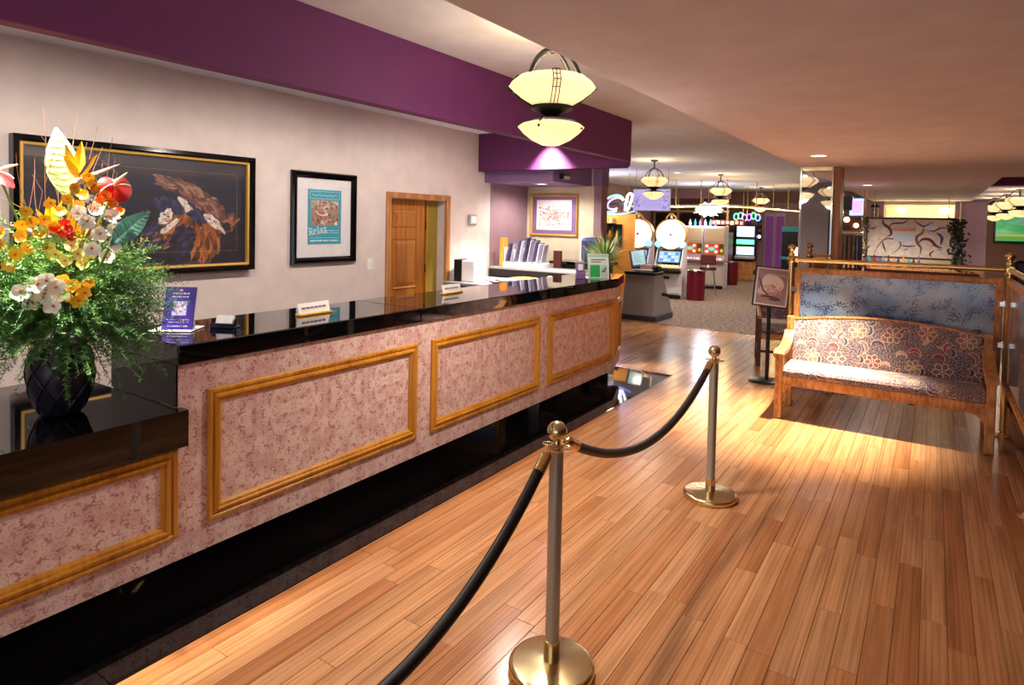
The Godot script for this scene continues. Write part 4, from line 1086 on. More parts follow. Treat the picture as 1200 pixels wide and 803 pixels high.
	part("box", MB.new().box(Vector3(0, 0.035, 0), Vector3(0.24, 0.07, 0.12), 0.012), mat("tissue_blue", Color(0.12, 0.55, 0.72), 0.4), t)
	part("tissue", MB.new().ball(Vector3(0.01, 0.075, 0), 0.03, 10, Vector3(1.6, 0.7, 0.8)), M["paper"], t)
	var cm: Array = [M["paper"], M["lilac"], M["wall_orange"], M["paper"], M["red_seat"], M["white"]]
	for k in 9:
		var o := one("paper_sheet", MB.new().box(Vector3.ZERO, Vector3(0.21, 0.006, 0.29), 0.001), cm[k % 6], "%s sheet of paper in the pile on the staff desk, counted upwards" % ORD[k], "paper", "papers on the staff desk")
		o.position = Vector3(-4.44 + k * 0.05, 0.97 + 0.0065 * k, -6.25 - 0.1 * (k % 3)); o.rotation.y = r.randf() * 3
	# monitor seen from the side at the shelf
	t = thing("monitor", "dark blue rounded back of a desk screen beside the palm", "monitor", Vector3(-3.42, 1.101, -6.95), 0.5)
	part("foot", MB.new().box(Vector3(0, 0.01, 0), Vector3(0.2, 0.02, 0.16), 0.004), M["grey_dark"], t)
	part("neck", MB.new().box(Vector3(0, 0.1, 0), Vector3(0.05, 0.18, 0.04), 0.004), M["grey_dark"], t)
	part("shell", MB.new().box(Vector3(0, 0.27, 0), Vector3(0.26, 0.30, 0.09), 0.045), M["steel_blue"], t)
	part("rim", MB.new().box(Vector3(-0.006, 0.272, -0.03), Vector3(0.285, 0.325, 0.05), 0.022), M["grey"], t)
	# palm at the far counter end
	t = thing("potted_palm", "spiky green grass palm in a dark pot at the counter's far end", "plant", Vector3(-3.08, y, -6.6))
	part("pot", MB.new().lathe([Vector2(0, 0), Vector2(0.06, 0), Vector2(0.08, 0.10), Vector2(0.075, 0.10), Vector2(0, 0.09)], 18), M["black"], t)
	var lv := MB.new(); lv.use_col = true
	for k in 360:
		var a := r.randf() * TAU; var el := r.randf_range(0.0, 1.35)
		var d := Vector3(cos(a) * cos(el), sin(el), sin(a) * cos(el))
		var L := r.randf_range(0.16, 0.34) + 0.16 * sin(el) * r.randf()
		lv.tint = Color(0.03, 0.11, 0.03).lerp(Color(0.16, 0.28, 0.05), r.randf())
		if k % 9 == 0 and el > 0.7: lv.tint = Color(0.50, 0.24, 0.06)
		var st := Vector3(d.x * 0.03, 0.08 + r.randf() * 0.08, d.z * 0.03)
		leaf(lv, st, d, Vector3.UP, L, 0.009, -0.30 * L * cos(el), 4)
	var pm := mat("palm_leaf", Color.WHITE, 0.5); pm.vertex_color_use_as_albedo = true
	part("blades", lv, pm, t, "stuff")

func leaf(b: MB, base: Vector3, dir: Vector3, nrm: Vector3, L: float, W: float, bend: float, seg: int = 8, fold: float = 0.15, power: float = 0.8, blunt: float = 1.0) -> void:
	# a blade that starts at base and runs along dir, bending along its normal
	var d := dir.normalized()
	var s := d.cross(nrm)
	if s.length() < 0.01: s = d.cross(Vector3.RIGHT)
	s = s.normalized()
	var n := s.cross(d).normalized()
	var pm := Vector3.ZERO; var pl := Vector3.ZERO; var pr := Vector3.ZERO
	for i in seg + 1:
		var t := float(i) / seg
		var w := W * 0.5 * pow(maxf(sin(PI * pow(clampf(t, 0.0, 1.0), power) * 0.97 + 0.03), 0.0), blunt)
		var c := base + d * L * t + n * bend * t * t
		var l := c - s * w + n * w * fold; var r := c + s * w + n * w * fold
		if i > 0:
			b.quad(pl, pm, c, l)
			b.quad(pm, pr, r, c)
		pm = c; pl = l; pr = r

#FLOWERS
func flowers() -> void:
	var O := Vector3(-3.06, 0.846, -1.20)
	var turn := 1.196
	var r := RandomNumberGenerator.new(); r.seed = 77
	# vase with raised diamond lattice
	var t := thing("flower_vase", "dark purple round vase with diamond lattice relief on the low desk", "vase", O, turn)
	var vp: Array = [Vector2(0, 0), Vector2(0.068, 0), Vector2(0.074, 0.008), Vector2(0.095, 0.05), Vector2(0.112, 0.10), Vector2(0.122, 0.16), Vector2(0.120, 0.21), Vector2(0.108, 0.26), Vector2(0.094, 0.29), Vector2(0.098, 0.305), Vector2(0.088, 0.305), Vector2(0.08, 0.28), Vector2(0, 0.27)]
	part("body", MB.new().lathe(vp, 36, Vector3.ZERO, Basis.IDENTITY, 0.5), mat("vase_glaze", Color(0.10, 0.07, 0.16), 0.35), t)
	var rib := MB.new()
	for sgn in [-1.0, 1.0]:
		for k in 9:
			var pts: Array = []
			for i in 11:
				var u := i / 10.0
				var yy := 0.012 + u * 0.265
				var rad := 0.0
				for j in range(1, 8):
					if yy >= vp[j].y and yy <= vp[j + 1].y:
						rad = lerpf(vp[j].x, vp[j + 1].x, (yy - vp[j].y) / (vp[j + 1].y - vp[j].y))
				var a: float = k * TAU / 9 + sgn * u * 1.5
				pts.append(Vector3(cos(a) * rad, yy, sin(a) * rad))
			rib.tube(pts, 0.0055, 6)
	part("lattice", rib, mat("vase_rib", Color(0.055, 0.04, 0.09), 0.3), t)
	# fern foliage
	var fm := mat("fern_needle", Color.WHITE, 0.55); fm.vertex_color_use_as_albedo = true
	fm.backlight_enabled = true; fm.backlight = Color(0.35, 0.4, 0.2)
	var b := MB.new(); b.use_col = true
	var turn_b := Basis(Vector3.UP, turn)
	for k in 620:
		var a := r.randf() * TAU; var el := r.randf_range(-0.35, 1.2)
		if k % 3 == 0: el = r.randf_range(-0.2, 0.6)
		var d := Vector3(cos(a) * cos(el), sin(el), sin(a) * cos(el))
		if d.z < -0.2 and r.randf() < 0.7: d.z = -d.z
		var L := r.randf_range(0.20, 0.33) * (1.0 + 0.22 * maxf(d.x, 0.0))
		var droop := r.randf_range(0.02, 0.16) * (1.15 - sin(maxf(el, 0)))
		if k % 7 == 0: droop += 0.10
		var start := Vector3(d.x * 0.06, 0.34 + r.randf() * 0.26, d.z * 0.06)
		var hue := r.randf()
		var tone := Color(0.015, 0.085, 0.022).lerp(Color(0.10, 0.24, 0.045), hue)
		if d.y > 0.45: tone = tone.lerp(Color(0.16, 0.27, 0.04), 0.5)  # upward fronds tinted yellower: light falling from above put into their colour
		var prev := start
		var K := 12
		for i in range(1, K + 1):
			var u := float(i) / K
			var p := start + d * L * u * 1.12 + Vector3(0, -droop * u * u, 0)
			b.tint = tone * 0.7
			var wp := O + turn_b * p
			if wp.z < -1.48 and wp.y < 1.14 or wp.y < 0.855: break
			var dd := (p - prev)
			var sd := dd.cross(Vector3.UP).normalized() * 0.0011
			b.quad(prev - sd, prev + sd, p + sd, p - sd)
			if u > 0.18:
				for j in 8:
					var an := r.randf() * TAU
					var s1 := dd.cross(Vector3.UP).normalized(); var s2 := s1.cross(dd).normalized()
					var o := (s1 * cos(an) + s2 * sin(an) + dd.normalized() * 0.65).normalized()
					var ln := r.randf_range(0.016, 0.034) * (1.15 - u * 0.5)
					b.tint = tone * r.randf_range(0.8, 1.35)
					var q := prev.lerp(p, r.randf())
					var e := q + o * ln
					var ws := o.cross(Vector3(r.randf() - 0.5, r.randf() - 0.5, r.randf() - 0.5)).normalized() * 0.0017
					b.tri(q - ws, q + ws, e)
					# side needles near the tip
					var e2 := q + o * ln * 0.55
					b.tri(e2 - ws, e2 + ws, e2 + (o + s1 * 0.8).normalized() * ln * 0.55)
					b.tri(e2 - ws, e2 + ws, e2 + (o - s1 * 0.8).normalized() * ln * 0.55)
			prev = p
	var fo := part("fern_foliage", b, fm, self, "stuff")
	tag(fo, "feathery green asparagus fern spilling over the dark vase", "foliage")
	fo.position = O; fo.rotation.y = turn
	var stem := mat("stem_green", Color(0.30, 0.40, 0.16), 0.5)
	# two broad leaves
	var lt := mat("leaf_pale", Color(0.62, 0.70, 0.48), 0.45); lt.backlight_enabled = true; lt.backlight = Color(0.3, 0.35, 0.2)
	var lb := mat("leaf_teal", Color(0.22, 0.42, 0.40), 0.4)
	var vein := mat("leaf_vein", Color(0.36, 0.44, 0.30), 0.5)
	for q in [["tall pale green leaf standing up behind the flowers", Vector3(0.03, 0.90, 0.06), Vector3(-0.16, 0.99, 0.02), Vector3(-0.15, 0.1, 1), 0.30, 0.118, lt], ["blue-green striped leaf leaning right over the fern", Vector3(0.165, 0.72, 0.24), Vector3(0.68, 0.73, 0.0), Vector3(-0.1, 0.2, 1), 0.20, 0.085, lb]]:
		t = thing("broad_leaf", q[0], "leaf", O, turn, "broad leaves in the arrangement")
		var lf := MB.new()
		leaf(lf, q[1], q[2], q[3], q[4], q[5], -0.03, 10, 0.12, 0.9)
		part("blade", lf, q[6], t)
		var vn := MB.new()
		var dv: Vector3 = q[2].normalized(); var nv: Vector3 = q[3].normalized(); var sv := dv.cross(nv).normalized()
		for i in range(1, 12):
			var u := i / 12.0
			var c: Vector3 = q[1] + dv * q[4] * u + sv.cross(dv) * (-0.03 * u * u + 0.003)
			var w: float = q[5] * 0.42 * sin(PI * pow(u, 0.9))
			for sg in [-1.0, 1.0]:
				vn.tube([c, c + sv * w * sg + dv * 0.018 + sv.cross(dv) * w * 0.12], 0.0010, 4, false)
		part("veins", vn, vein, t)
		part("stalk", MB.new().tube([q[1], q[1] - dv * 0.06 + Vector3(0, -0.05, 0), Vector3(0.02, 0.32, 0.0)], 0.005, 7), stem, t)
	# birds of paradise
	var beak := mat("beak", Color(0.50, 0.44, 0.46), 0.45); var sep := mat("sepal", Color(0.98, 0.66, 0.10), 0.45); var sep2 := mat("sepal_yellow", Color(0.98, 0.82, 0.12), 0.45); var blue := mat("tongue", Color(0.40, 0.30, 0.50), 0.45)
	var birds: Array = [["bird of paradise flower with beak pointing right, highest", Vector3(0.05, 0.99, 0.12), 1.0, 0.30, sep2], ["bird of paradise flower with beak pointing left", Vector3(-0.03, 0.76, 0.12), -1.0, 0.15, sep2], ["orange bird of paradise flower low in the middle, beak pointing right", Vector3(0.06, 0.72, 0.15), 1.0, 0.55, sep]]
	for q in birds:
		t = thing("bird_of_paradise", q[0], "flower", O, turn, "birds of paradise in the arrangement")
		var c: Vector3 = q[1]; var sx: float = q[2]
		var tip := c + Vector3(sx * 0.155, 0.155 * q[3] + 0.02, 0.02)
		part("beak", MB.new().tube(arc_pts(c + Vector3(-sx * 0.015, -0.03, 0), c + Vector3(sx * 0.06, 0.01, 0), tip, 8), [0.010, 0.015, 0.017, 0.016, 0.014, 0.011, 0.008, 0.005, 0.001], 9), beak, t)
		var sp: Array = [[Vector3(-0.25 * sx, 1, 0.05), 0.14, 0.036], [Vector3(0.10 * sx, 1, -0.1), 0.15, 0.042], [Vector3(0.62 * sx, 1, 0.1), 0.12, 0.024], [Vector3(-0.7 * sx, 1, 0.1), 0.11, 0.026]]
		for k in sp.size():
			var lf := MB.new()
			leaf(lf, c + Vector3(0.006 * k, 0, 0.004 * k), sp[k][0], Vector3(0, 0.1, 1), sp[k][1], sp[k][2], 0.015, 7, 0.35, 0.75)
			part("sepal", lf, q[4], t)
		var tg := MB.new()
		leaf(tg, c + Vector3(0.01 * sx, 0.005, 0.015), Vector3(0.55 * sx, 1, 0.2), Vector3(0, 0, 1), 0.10, 0.012, 0.0, 5, 0.5)
		part("tongue", tg, blue, t)
		part("stalk", MB.new().tube([c + Vector3(-sx * 0.012, -0.03, 0), c + Vector3(-sx * 0.02, -0.15, -0.01), Vector3(0.02 * sx, 0.30, 0.0)], 0.007, 8), stem, t)
	# anthuriums
	var red := mat("spathe_red", Color(0.72, 0.03, 0.07), 0.18); red.clearcoat_enabled = true; red.clearcoat = 0.7
	var spx := mat("spadix", Color(0.92, 0.82, 0.70), 0.5)
	for q in [["glossy red anthurium facing out on the right", Vector3(0.185, 0.965, 0.17), Basis(Vector3(0, 1, 0), 0.15) * Basis(Vector3(1, 0, 0), -0.2), 1.0], ["red anthurium seen edge-on at the far left", Vector3(-0.20, 1.00, 0.10), Basis(Vector3(0, 0, 1), -0.55) * Basis(Vector3(1, 0, 0), -1.22), 1.15]]:
		t = thing("anthurium", q[0], "flower", O, turn, "anthuriums in the arrangement")
		var sp := MB.new()
		sp.xf = Transform3D(q[2], q[1])
		var rings := 5
		for k in 28:
			for i in rings:
				var pts: Array = []
				for w in [[k, i], [k + 1, i], [k + 1, i + 1], [k, i + 1]]:
					var a: float = TAU * w[0] / 28
					var f: float = float(w[1]) / rings
					var hr: float = (0.060 + 0.012 * cos(a) - 0.020 * exp(-pow((fposmod(a, TAU) - PI) * 2.4, 2.0))) * q[3]
					pts.append(Vector3(sin(a) * hr * f * 1.08, -cos(a) * hr * f, -0.014 * f * f + 0.006 * sin(a * 3) * f))
				sp.quad(pts[0], pts[1], pts[2], pts[3])
		part("spathe", sp, red, t)
		var sd := MB.new()
		sd.xf = Transform3D(q[2], q[1])
		sd.tube(arc_pts(Vector3(0, 0.012, 0.004), Vector3(0.01, 0.02, 0.03), Vector3(0.035, 0.045, 0.05), 6), [0.006, 0.0065, 0.0065, 0.006, 0.005, 0.004, 0.002], 8)
		sd.tube(arc_pts(Vector3(-0.005, 0.005, 0.004), Vector3(-0.03, 0.0, 0.02), Vector3(-0.055, -0.03, 0.012), 6), 0.0018, 5)
		sd.tube(arc_pts(Vector3(0.005, 0.0, 0.004), Vector3(0.03, 0.01, 0.015), Vector3(0.055, 0.0, 0.008), 6), 0.0018, 5)
		part("spadix", sd, spx, t)
		part("stalk", MB.new().tube([q[1], q[1] + Vector3(-0.05 * signf(q[1].x), -0.15, -0.03), Vector3(0.0, 0.30, 0.0)], 0.004, 6), stem, t)
	# orchids
	var wh := mat("orchid_white", Color(0.95, 0.93, 0.90), 0.5); wh.backlight_enabled = true; wh.backlight = Color(0.3, 0.3, 0.28)
	var ye := mat("orchid_yellow", Color(0.95, 0.74, 0.14), 0.5); var lip := mat("orchid_lip", Color(0.80, 0.36, 0.10), 0.5)
	var sprays: Array = [
		["spray of white orchids in the middle of the arrangement", wh, [[42, 212], [55, 232], [38, 240], [58, 200], [28, 226], [50, 186], [18, 236], [34, 196], [60, 216]], 0.042],
		["spray of white orchids hanging at the lower left", wh, [[-18, 150], [-4, 158], [-30, 142], [-8, 138], [-24, 160], [2, 150], [-40, 152], [-14, 166]], 0.044],
		["spray of yellow orchids drooping at the left", ye, [[-60, 200], [-45, 192], [-70, 188], [-34, 198], [-52, 180], [-76, 205], [-40, 210], [-62, 214]], 0.034],
		["spray of yellow orchids at lower middle right", ye, [[12, 158], [24, 150], [2, 162], [30, 162], [18, 142], [6, 148]], 0.036],
		["spray of yellow blossoms under the tall leaf", ye, [[8, 250], [0, 236], [20, 244], [-12, 246], [14, 262], [26, 256], [30, 276], [36, 268]], 0.030],
		["spray of yellow orchids at upper left under the beak", ye, [[-30, 226], [-22, 214], [-40, 222], [-16, 228], [-34, 236], [-8, 220]], 0.032],
		["spray of pale yellow orchids between the two white sprays", mat("orchid_pale", Color(0.95, 0.88, 0.50), 0.5), [[6, 184], [18, 190], [-6, 190], [26, 180], [12, 200], [-14, 198], [32, 192]], 0.036],
		["spray of small orange blossoms at the right", mat("orchid_orange", Color(0.95, 0.50, 0.08), 0.5), [[50, 256], [58, 246], [44, 250], [66, 238], [38, 262]], 0.026],
		["cluster of small red blossoms in the middle", mat("bloom_red", Color(0.85, 0.14, 0.06), 0.5), [[2, 214], [10, 218], [-6, 218], [4, 224], [12, 210]], 0.026]]
	for q in sprays:
		t = thing("orchid_spray", q[0], "flower", O, turn, "orchid sprays in the arrangement")
		var pts: Array = []
		for k in q[2].size():
			var uv: Array = q[2][k]
			var zz := 0.23 + 0.03 * sin(k * 2.1) + (0.08 if uv[1] < 170 else 0.0)
			var c := Vector3(uv[0] * 0.003, uv[1] * 0.0036, zz)
			pts.append(c)
			var f := MB.new()
			var bs := Basis(Vector3(0, 0, 1), r.randf() * TAU) * Basis(Vector3(0, 1, 0), r.randf_range(-0.5, 0.5)) * Basis(Vector3(1, 0, 0), r.randf_range(-0.5, 0.3))
			f.xf = Transform3D(bs, c)
			for i in 5:
				var a := i * TAU / 5 + 0.3
				leaf(f, Vector3.ZERO, Vector3(cos(a), sin(a), 0.15), Vector3(0, 0, 1), q[3] * 0.80, q[3] * (0.86 if i % 2 == 0 else 0.62), 0.008, 6, 0.14, 1.15, 0.6)
			var bl := part("bloom", f, q[1], t)
			var lp := MB.new()
			lp.xf = Transform3D(bs, c)
			lp.ball(Vector3(0, -0.003, 0.006), q[3] * 0.12, 8)
			leaf(lp, Vector3(0, -0.002, 0.005), Vector3(0, -1, 0.7), Vector3(0, 0.3, 1), q[3] * 0.3, q[3] * 0.22, 0.003, 4)
			part("lip", lp, lip, bl)
		var st := MB.new()
		for k in pts.size():
			st.tube([pts[k] + Vector3(0, 0, -0.004), pts[k].lerp(Vector3(0, 0.32, 0.0), 0.4) + Vector3(0, 0.02, 0), Vector3(0, 0.30, 0.0)], 0.0018, 4, false)
		part("stalks", st, stem, t)
	# pink bloom at the left edge
	t = thing("pink_bloom", "hot pink ruffled bloom at the left picture edge", "flower", O, turn)
	var pk := mat("bloom_pink", Color(0.80, 0.08, 0.26), 0.5)
	for k in 22:
		var f := MB.new()
		var a := k * 2.4; var el := 1.3 - k * 0.06
		leaf(f, Vector3(-0.235, 0.63, 0.10), Vector3(cos(a) * cos(el), sin(a) * cos(el), sin(el)), Vector3(0, 0, 1) + Vector3(cos(a), sin(a), 0) * -0.5, 0.058, 0.05, 0.01, 5, 0.2, 0.6)
		part("petal", f, pk, t)
	part("stalk", MB.new().tube([Vector3(-0.235, 0.63, 0.09), Vector3(-0.12, 0.5, 0.04), Vector3(0, 0.30, 0)], 0.004, 6), stem, t)
	# curly twigs
	var tw := mat("twig", Color(0.42, 0.28, 0.22), 0.7)
	var ends: Array = [[-21, 352], [18, 350], [40, 340], [66, 328], [64, 300], [-32, 296], [-60, 270], [0, 330], [30, 318], [-48, 300], [48, 296]]
	ends.sort_custom(func(a, b): return a[0] < b[0])
	for q in ends:
		var e := Vector3(q[0] * 0.003, q[1] * 0.0036, r.randf_range(-0.03, 0.08))
		var s0 := Vector3(q[0] * 0.0008, 0.40, 0.02)
		var pts: Array = []; var rad: Array = []
		var ph := r.randf() * TAU
		for i in 15:
			var u := i / 14.0
			pts.append(s0.lerp(e, u) + Vector3(sin(u * 9 + ph), 0, cos(u * 8 + ph)) * 0.011 * u); rad.append(lerpf(0.0032, 0.0009, u))
		t = thing("curly_twig", "%s thin bare twig from the left rising out of the flowers" % ORD[ends.find(q)], "twig", O, turn, "curly twigs in the arrangement")
		part("stem", MB.new().tube(pts, rad, 5), tw, t)
		part("side_shoot", MB.new().tube([pts[9], pts[11] + Vector3(r.randf_range(-0.04, 0.04), 0.01, 0.01), pts[12] + Vector3(r.randf_range(-0.06, 0.06), 0.03, 0.0)], [0.0016, 0.0012, 0.0007], 4), tw, t)

#SIGN
func sign_and_chair() -> void:
	var r := RandomNumberGenerator.new(); r.seed = 31
	var p := Paint.new(180, 210, Color(0.62, 0.53, 0.57))
	p.ell(95, 84, 66, 50, Color(0.93, 0.90, 0.89), 0.2); p.ell(70, 70, 40, 44, Color(0.90, 0.87, 0.87), 0.6)
	p.ell(60, 120, 60, 26, Color(0.82, 0.76, 0.74), -0.4)
	for k in 12: p.stroke([Vector2(76 + k * 8, 26 + (k % 3) * 4), Vector2(80 + k * 8, 36 - (k % 2) * 8)], 2.4, Color(0.88, 0.80, 0.32))
	for k in 120: p.ell(r.randfn(108, 26), r.randfn(122, 15), r.randf_range(2, 6), r.randf_range(2, 4), [Color(0.80, 0.42, 0.38), Color(0.70, 0.26, 0.24), Color(0.88, 0.66, 0.60), Color(0.92, 0.86, 0.80)][k % 4], r.randf() * 3, 0.8)
	p.ell(90, 172, 60, 14, Color(0.35, 0.22, 0.18), 0.1); p.ell(60, 178, 26, 8, Color(0.72, 0.45, 0.25), 0.1)
	p.stroke([Vector2(12, 60), Vector2(40, 130), Vector2(70, 150)], 5, Color(0.36, 0.30, 0.34))
	var pr := printed("menu_print", p.tex(), 0.3)
	var t := thing("menu_stand", "black pedestal stand with a framed food poster beside the bench", "sign", Vector3(-1.50, 0.001, -7.36), 0.0)
	part("base", MB.new().lathe([Vector2(0, 0), Vector2(0.16, 0), Vector2(0.16, 0.012), Vector2(0.15, 0.02), Vector2(0.02, 0.026), Vector2(0, 0.026)], 32), M["black"], t)
	part("pole", MB.new().tube([Vector3(0.03, 0.02, 0), Vector3(0.03, 0.86, 0)], 0.02, 14), M["black"], t)
	var bas := Basis(Vector3.UP, 0.18) * Basis(Vector3.RIGHT, -0.22) * Basis(Vector3(0, 0, 1), -0.07)
	var c := Vector3(0.05, 1.04, 0.0)
	part("holder", MB.new().box(c, Vector3(0.37, 0.44, 0.02), 0.003, bas), M["black"], t)
	var b := MB.new(); b.xf = Transform3D(bas, c)
	b.quad(Vector3(-0.152, -0.19, 0.0115), Vector3(0.152, -0.19, 0.0115), Vector3(0.152, 0.19, 0.0115), Vector3(-0.152, 0.19, 0.0115))
	part("print", b, pr, t)
	for sd in 4:
		b = MB.new(); b.xf = Transform3D(bas, c + bas * Vector3(0, 0.0, 0.008))
		b.mould(0.33, 0.41, sd, [Vector2(0, 0), Vector2(0, 0.008), Vector2(0.014, 0.008), Vector2(0.016, 0.002)])
		part("frame_side", b, M["white"], t)
	part("lamp_clip", MB.new().box(c + bas * Vector3(-0.19, 0.14, 0.0), Vector3(0.04, 0.05, 0.03), 0.004, bas), M["black"], t)
	# wooden chair behind the sign
	t = thing("wooden_armchair", "wooden armchair with floral seat standing behind the menu stand", "chair", Vector3(-1.50, 0.001, -8.45), 0.25)
	for sx in [-1.0, 1.0]:
		part("front_leg", MB.new().span(Vector3(sx * 0.30 - 0.025, 0, 0.28), Vector3(sx * 0.30 + 0.025, 0.60, 0.23), 0.004), M["walnut"], t)
		part("rear_leg", MB.new().span(Vector3(sx * 0.30 - 0.025, 0, -0.23), Vector3(sx * 0.30 + 0.025, 0.86, -0.28), 0.004), M["walnut"], t)
		part("arm", MB.new().tube(arc_pts(Vector3(sx * 0.30, 0.60, 0.30), Vector3(sx * 0.30, 0.62, 0.0), Vector3(sx * 0.30, 0.72, -0.26), 8), 0.024, 8), M["oak"], t)
		part("side_stretcher", MB.new().span(Vector3(sx * 0.30 - 0.012, 0.17, -0.24), Vector3(sx * 0.30 + 0.012, 0.20, 0.25), 0.002), M["walnut"], t)
	part("front_stretcher", MB.new().span(Vector3(-0.29, 0.17, 0.245), Vector3(0.29, 0.20, 0.27), 0.002), M["walnut"], t)
	part("seat_rail", MB.new().span(Vector3(-0.29, 0.33, 0.27), Vector3(0.29, 0.40, -0.26), 0.004), M["oak"], t)
	part("seat_cushion", MB.new().span(Vector3(-0.27, 0.40, 0.26), Vector3(0.27, 0.47, -0.24), 0.025), M["floral"], t)
	part("backrest", MB.new().span(Vector3(-0.27, 0.52, -0.235), Vector3(0.27, 0.84, -0.275), 0.015), M["floral"], t)
	# mirrored column behind the partition
	t = thing("mirrored_column", "square column faced with mirror and bright metal corner strips", "column", Vector3(-1.02, 0, -7.35))
	part("core", MB.new().span(Vector3(-0.146, 0, 0.146), Vector3(0.146, 2.32, -0.146)), M["wall_mauve"], t)
	part("front_mirror", MB.new().span(Vector3(-0.138, 0.1, 0.147), Vector3(0.138, 2.28, 0.151)), M["mirror"], t)
	part("side_mirror", MB.new().span(Vector3(-0.151, 0.1, 0.138), Vector3(-0.147, 2.28, -0.138)), M["mirror"], t)
	part("side_mirror", MB.new().span(Vector3(0.147, 0.1, 0.138), Vector3(0.151, 2.28, -0.138)), M["mirror"], t)
	for sx in [-1.0, 1.0]:
		part("corner_strip", MB.new().span(Vector3(sx * 0.138, 0, 0.156), Vector3(sx * 0.156, 2.32, 0.138), 0.002), M["chrome"], t)
	part("top_band", MB.new().span(Vector3(-0.15, 2.28, 0.15), Vector3(0.15, 2.32, -0.15), 0.001), M["brass_pale"], t)
	one("wood_pilaster", MB.new().span(Vector3(-0.865, 0, -7.22), Vector3(-0.80, 2.32, -7.5), 0.004), M["case_wood"], "narrow brown pilaster beside the mirrored column", "pilaster")

#CASINO
func slot_a(label: String, at: Vector3, wheel: Material, scr: Material) -> void:
	var t := thing("slot_machine", label, "slot machine", at, 0.12, "wheel slot machines")
	part("body", MB.new().span(Vector3(-0.30, 0.005, 0.0), Vector3(0.30, 0.68, -0.55), 0.012), M["white_gloss"], t)
	part("belly_door", MB.new().box(Vector3(0, 0.36, 0.004), Vector3(0.52, 0.48, 0.02), 0.01), M["white"], t)
	part("plinth", MB.new().span(Vector3(-0.29, 0.0, 0.012), Vector3(0.29, 0.09, 0.0)), M["black"], t)
	part("coin_tray", MB.new().box(Vector3(0.0, 0.62, 0.06), Vector3(0.56, 0.09, 0.14), 0.02), M["black"], t)
	part("tray_lip", MB.new().box(Vector3(-0.08, 0.48, 0.03), Vector3(0.22, 0.06, 0.08), 0.02), M["black"], t)
	for sx in [-0.30, 0.28]:      # sloping cabinet flanks
		var side := MB.new()
		side.xf = Transform3D(Basis(Vector3(0, 0, 1), Vector3(1, 0, 0), Vector3(0, 1, 0)), Vector3(sx, 0, 0))
		side.prism([Vector2(0.14, 0.66), Vector2(0.16, 0.72), Vector2(-0.10, 1.12), Vector2(-0.10, 1.55), Vector2(-0.50, 1.55), Vector2(-0.55, 0.66)], 0.0, 0.02)
		part("flank", side, M["white_gloss"], t)
	var deck := Basis(Vector3.RIGHT, -1.0)
	part("button_deck", MB.new().box(Vector3(0, 0.74, 0.06), Vector3(0.55, 0.17, 0.03), 0.005, deck), mat("deck_gold", Color(0.75, 0.66, 0.30), 0.35), t)
	for k in 6: part("button", MB.new().box(Vector3(-0.2 + k * 0.08, 0.752, 0.075), Vector3(0.05, 0.03, 0.02), 0.004, deck), M["neon_white"] if k % 3 != 0 else M["neon_green"], t)
	var b := MB.new(); b.xf = Transform3D(Basis(Vector3.RIGHT, -0.5), Vector3(0, 0.955, -0.02))
	b.box(Vector3(0, 0, -0.012), Vector3(0.55, 0.32, 0.02), 0.004)
	part("screen_bezel", b, M["black_gloss"], t)
	b = MB.new(); b.xf = Transform3D(Basis(Vector3.RIGHT, -0.5), Vector3(0, 0.955, -0.02))
	b.quad(Vector3(-0.24, -0.14, 0.001), Vector3(0.24, -0.14, 0.001), Vector3(0.24, 0.14, 0.001), Vector3(-0.24, 0.14, 0.001))
	part("screen", b, scr, t)
	part("wheel_box", MB.new().span(Vector3(-0.29, 1.12, -0.12), Vector3(0.29, 1.50, -0.5), 0.01), M["white_gloss"], t)
	var zr := Basis(Vector3.RIGHT, PI / 2)
	part("wheel_housing", MB.new().lathe([Vector2(0, -0.15), Vector2(0.36, -0.15), Vector2(0.36, 0.03), Vector2(0.335, 0.04), Vector2(0.33, 0.02), Vector2(0, 0.02)], 36, Vector3(0, 1.46, -0.12), zr), M["gold_paint"], t)
	b = MB.new()
	b.xf = Transform3D(Basis.IDENTITY, Vector3(0, 1.46, -0.095))
	b.quad(Vector3(-0.325, -0.325, 0), Vector3(0.325, -0.325, 0), Vector3(0.325, 0.325, 0), Vector3(-0.325, 0.325, 0))
	var dsc := MB.new()
	for k in 36:
		var a0 := TAU * k / 36; var a1 := TAU * (k + 1) / 36
		var i := dsc.vert(Vector3(0, 1.46, -0.094), Vector3(0, 0, 1), Vector2(0.5, 0.5))
		dsc.vert(Vector3(cos(a0) * 0.33, 1.46 + sin(a0) * 0.33, -0.094), Vector3(0, 0, 1), Vector2(0.5 + cos(a0) * 0.5, 0.5 - sin(a0) * 0.5))
		dsc.vert(Vector3(cos(a1) * 0.33, 1.46 + sin(a1) * 0.33, -0.094), Vector3(0, 0, 1), Vector2(0.5 + cos(a1) * 0.5, 0.5 - sin(a1) * 0.5))
		dsc.ix.append_array(PackedInt32Array([i, i + 2, i + 1]))
	part("wheel_display", dsc, wheel, t)
	part("hub", MB.new().lathe([Vector2(0.035, 0), Vector2(0.03, 0.03), Vector2(0, 0.035)], 16, Vector3(0, 1.46, -0.094), zr), M["grey"], t)
	part("crown", MB.new().tube(arc_pts(Vector3(-0.12, 1.82, -0.12), Vector3(0, 2.05, -0.12), Vector3(0.12, 1.82, -0.12), 8), 0.02, 8), M["gold_paint"], t)
	part("candle_lamp", MB.new().lathe([Vector2(0, 1.83), Vector2(0.03, 1.83), Vector2(0.03, 1.93), Vector2(0, 1.94)], 12, Vector3(0, 0, -0.15)), M["white"], t)
	for sx in [-1.0, 1.0]: part("side_ornament", MB.new().lathe([Vector2(0, -0.02), Vector2(0.08, -0.02), Vector2(0.08, 0.03), Vector2(0, 0.03)], 16, Vector3(sx * 0.27, 1.24, -0.08), zr), M["neon_teal"], t)

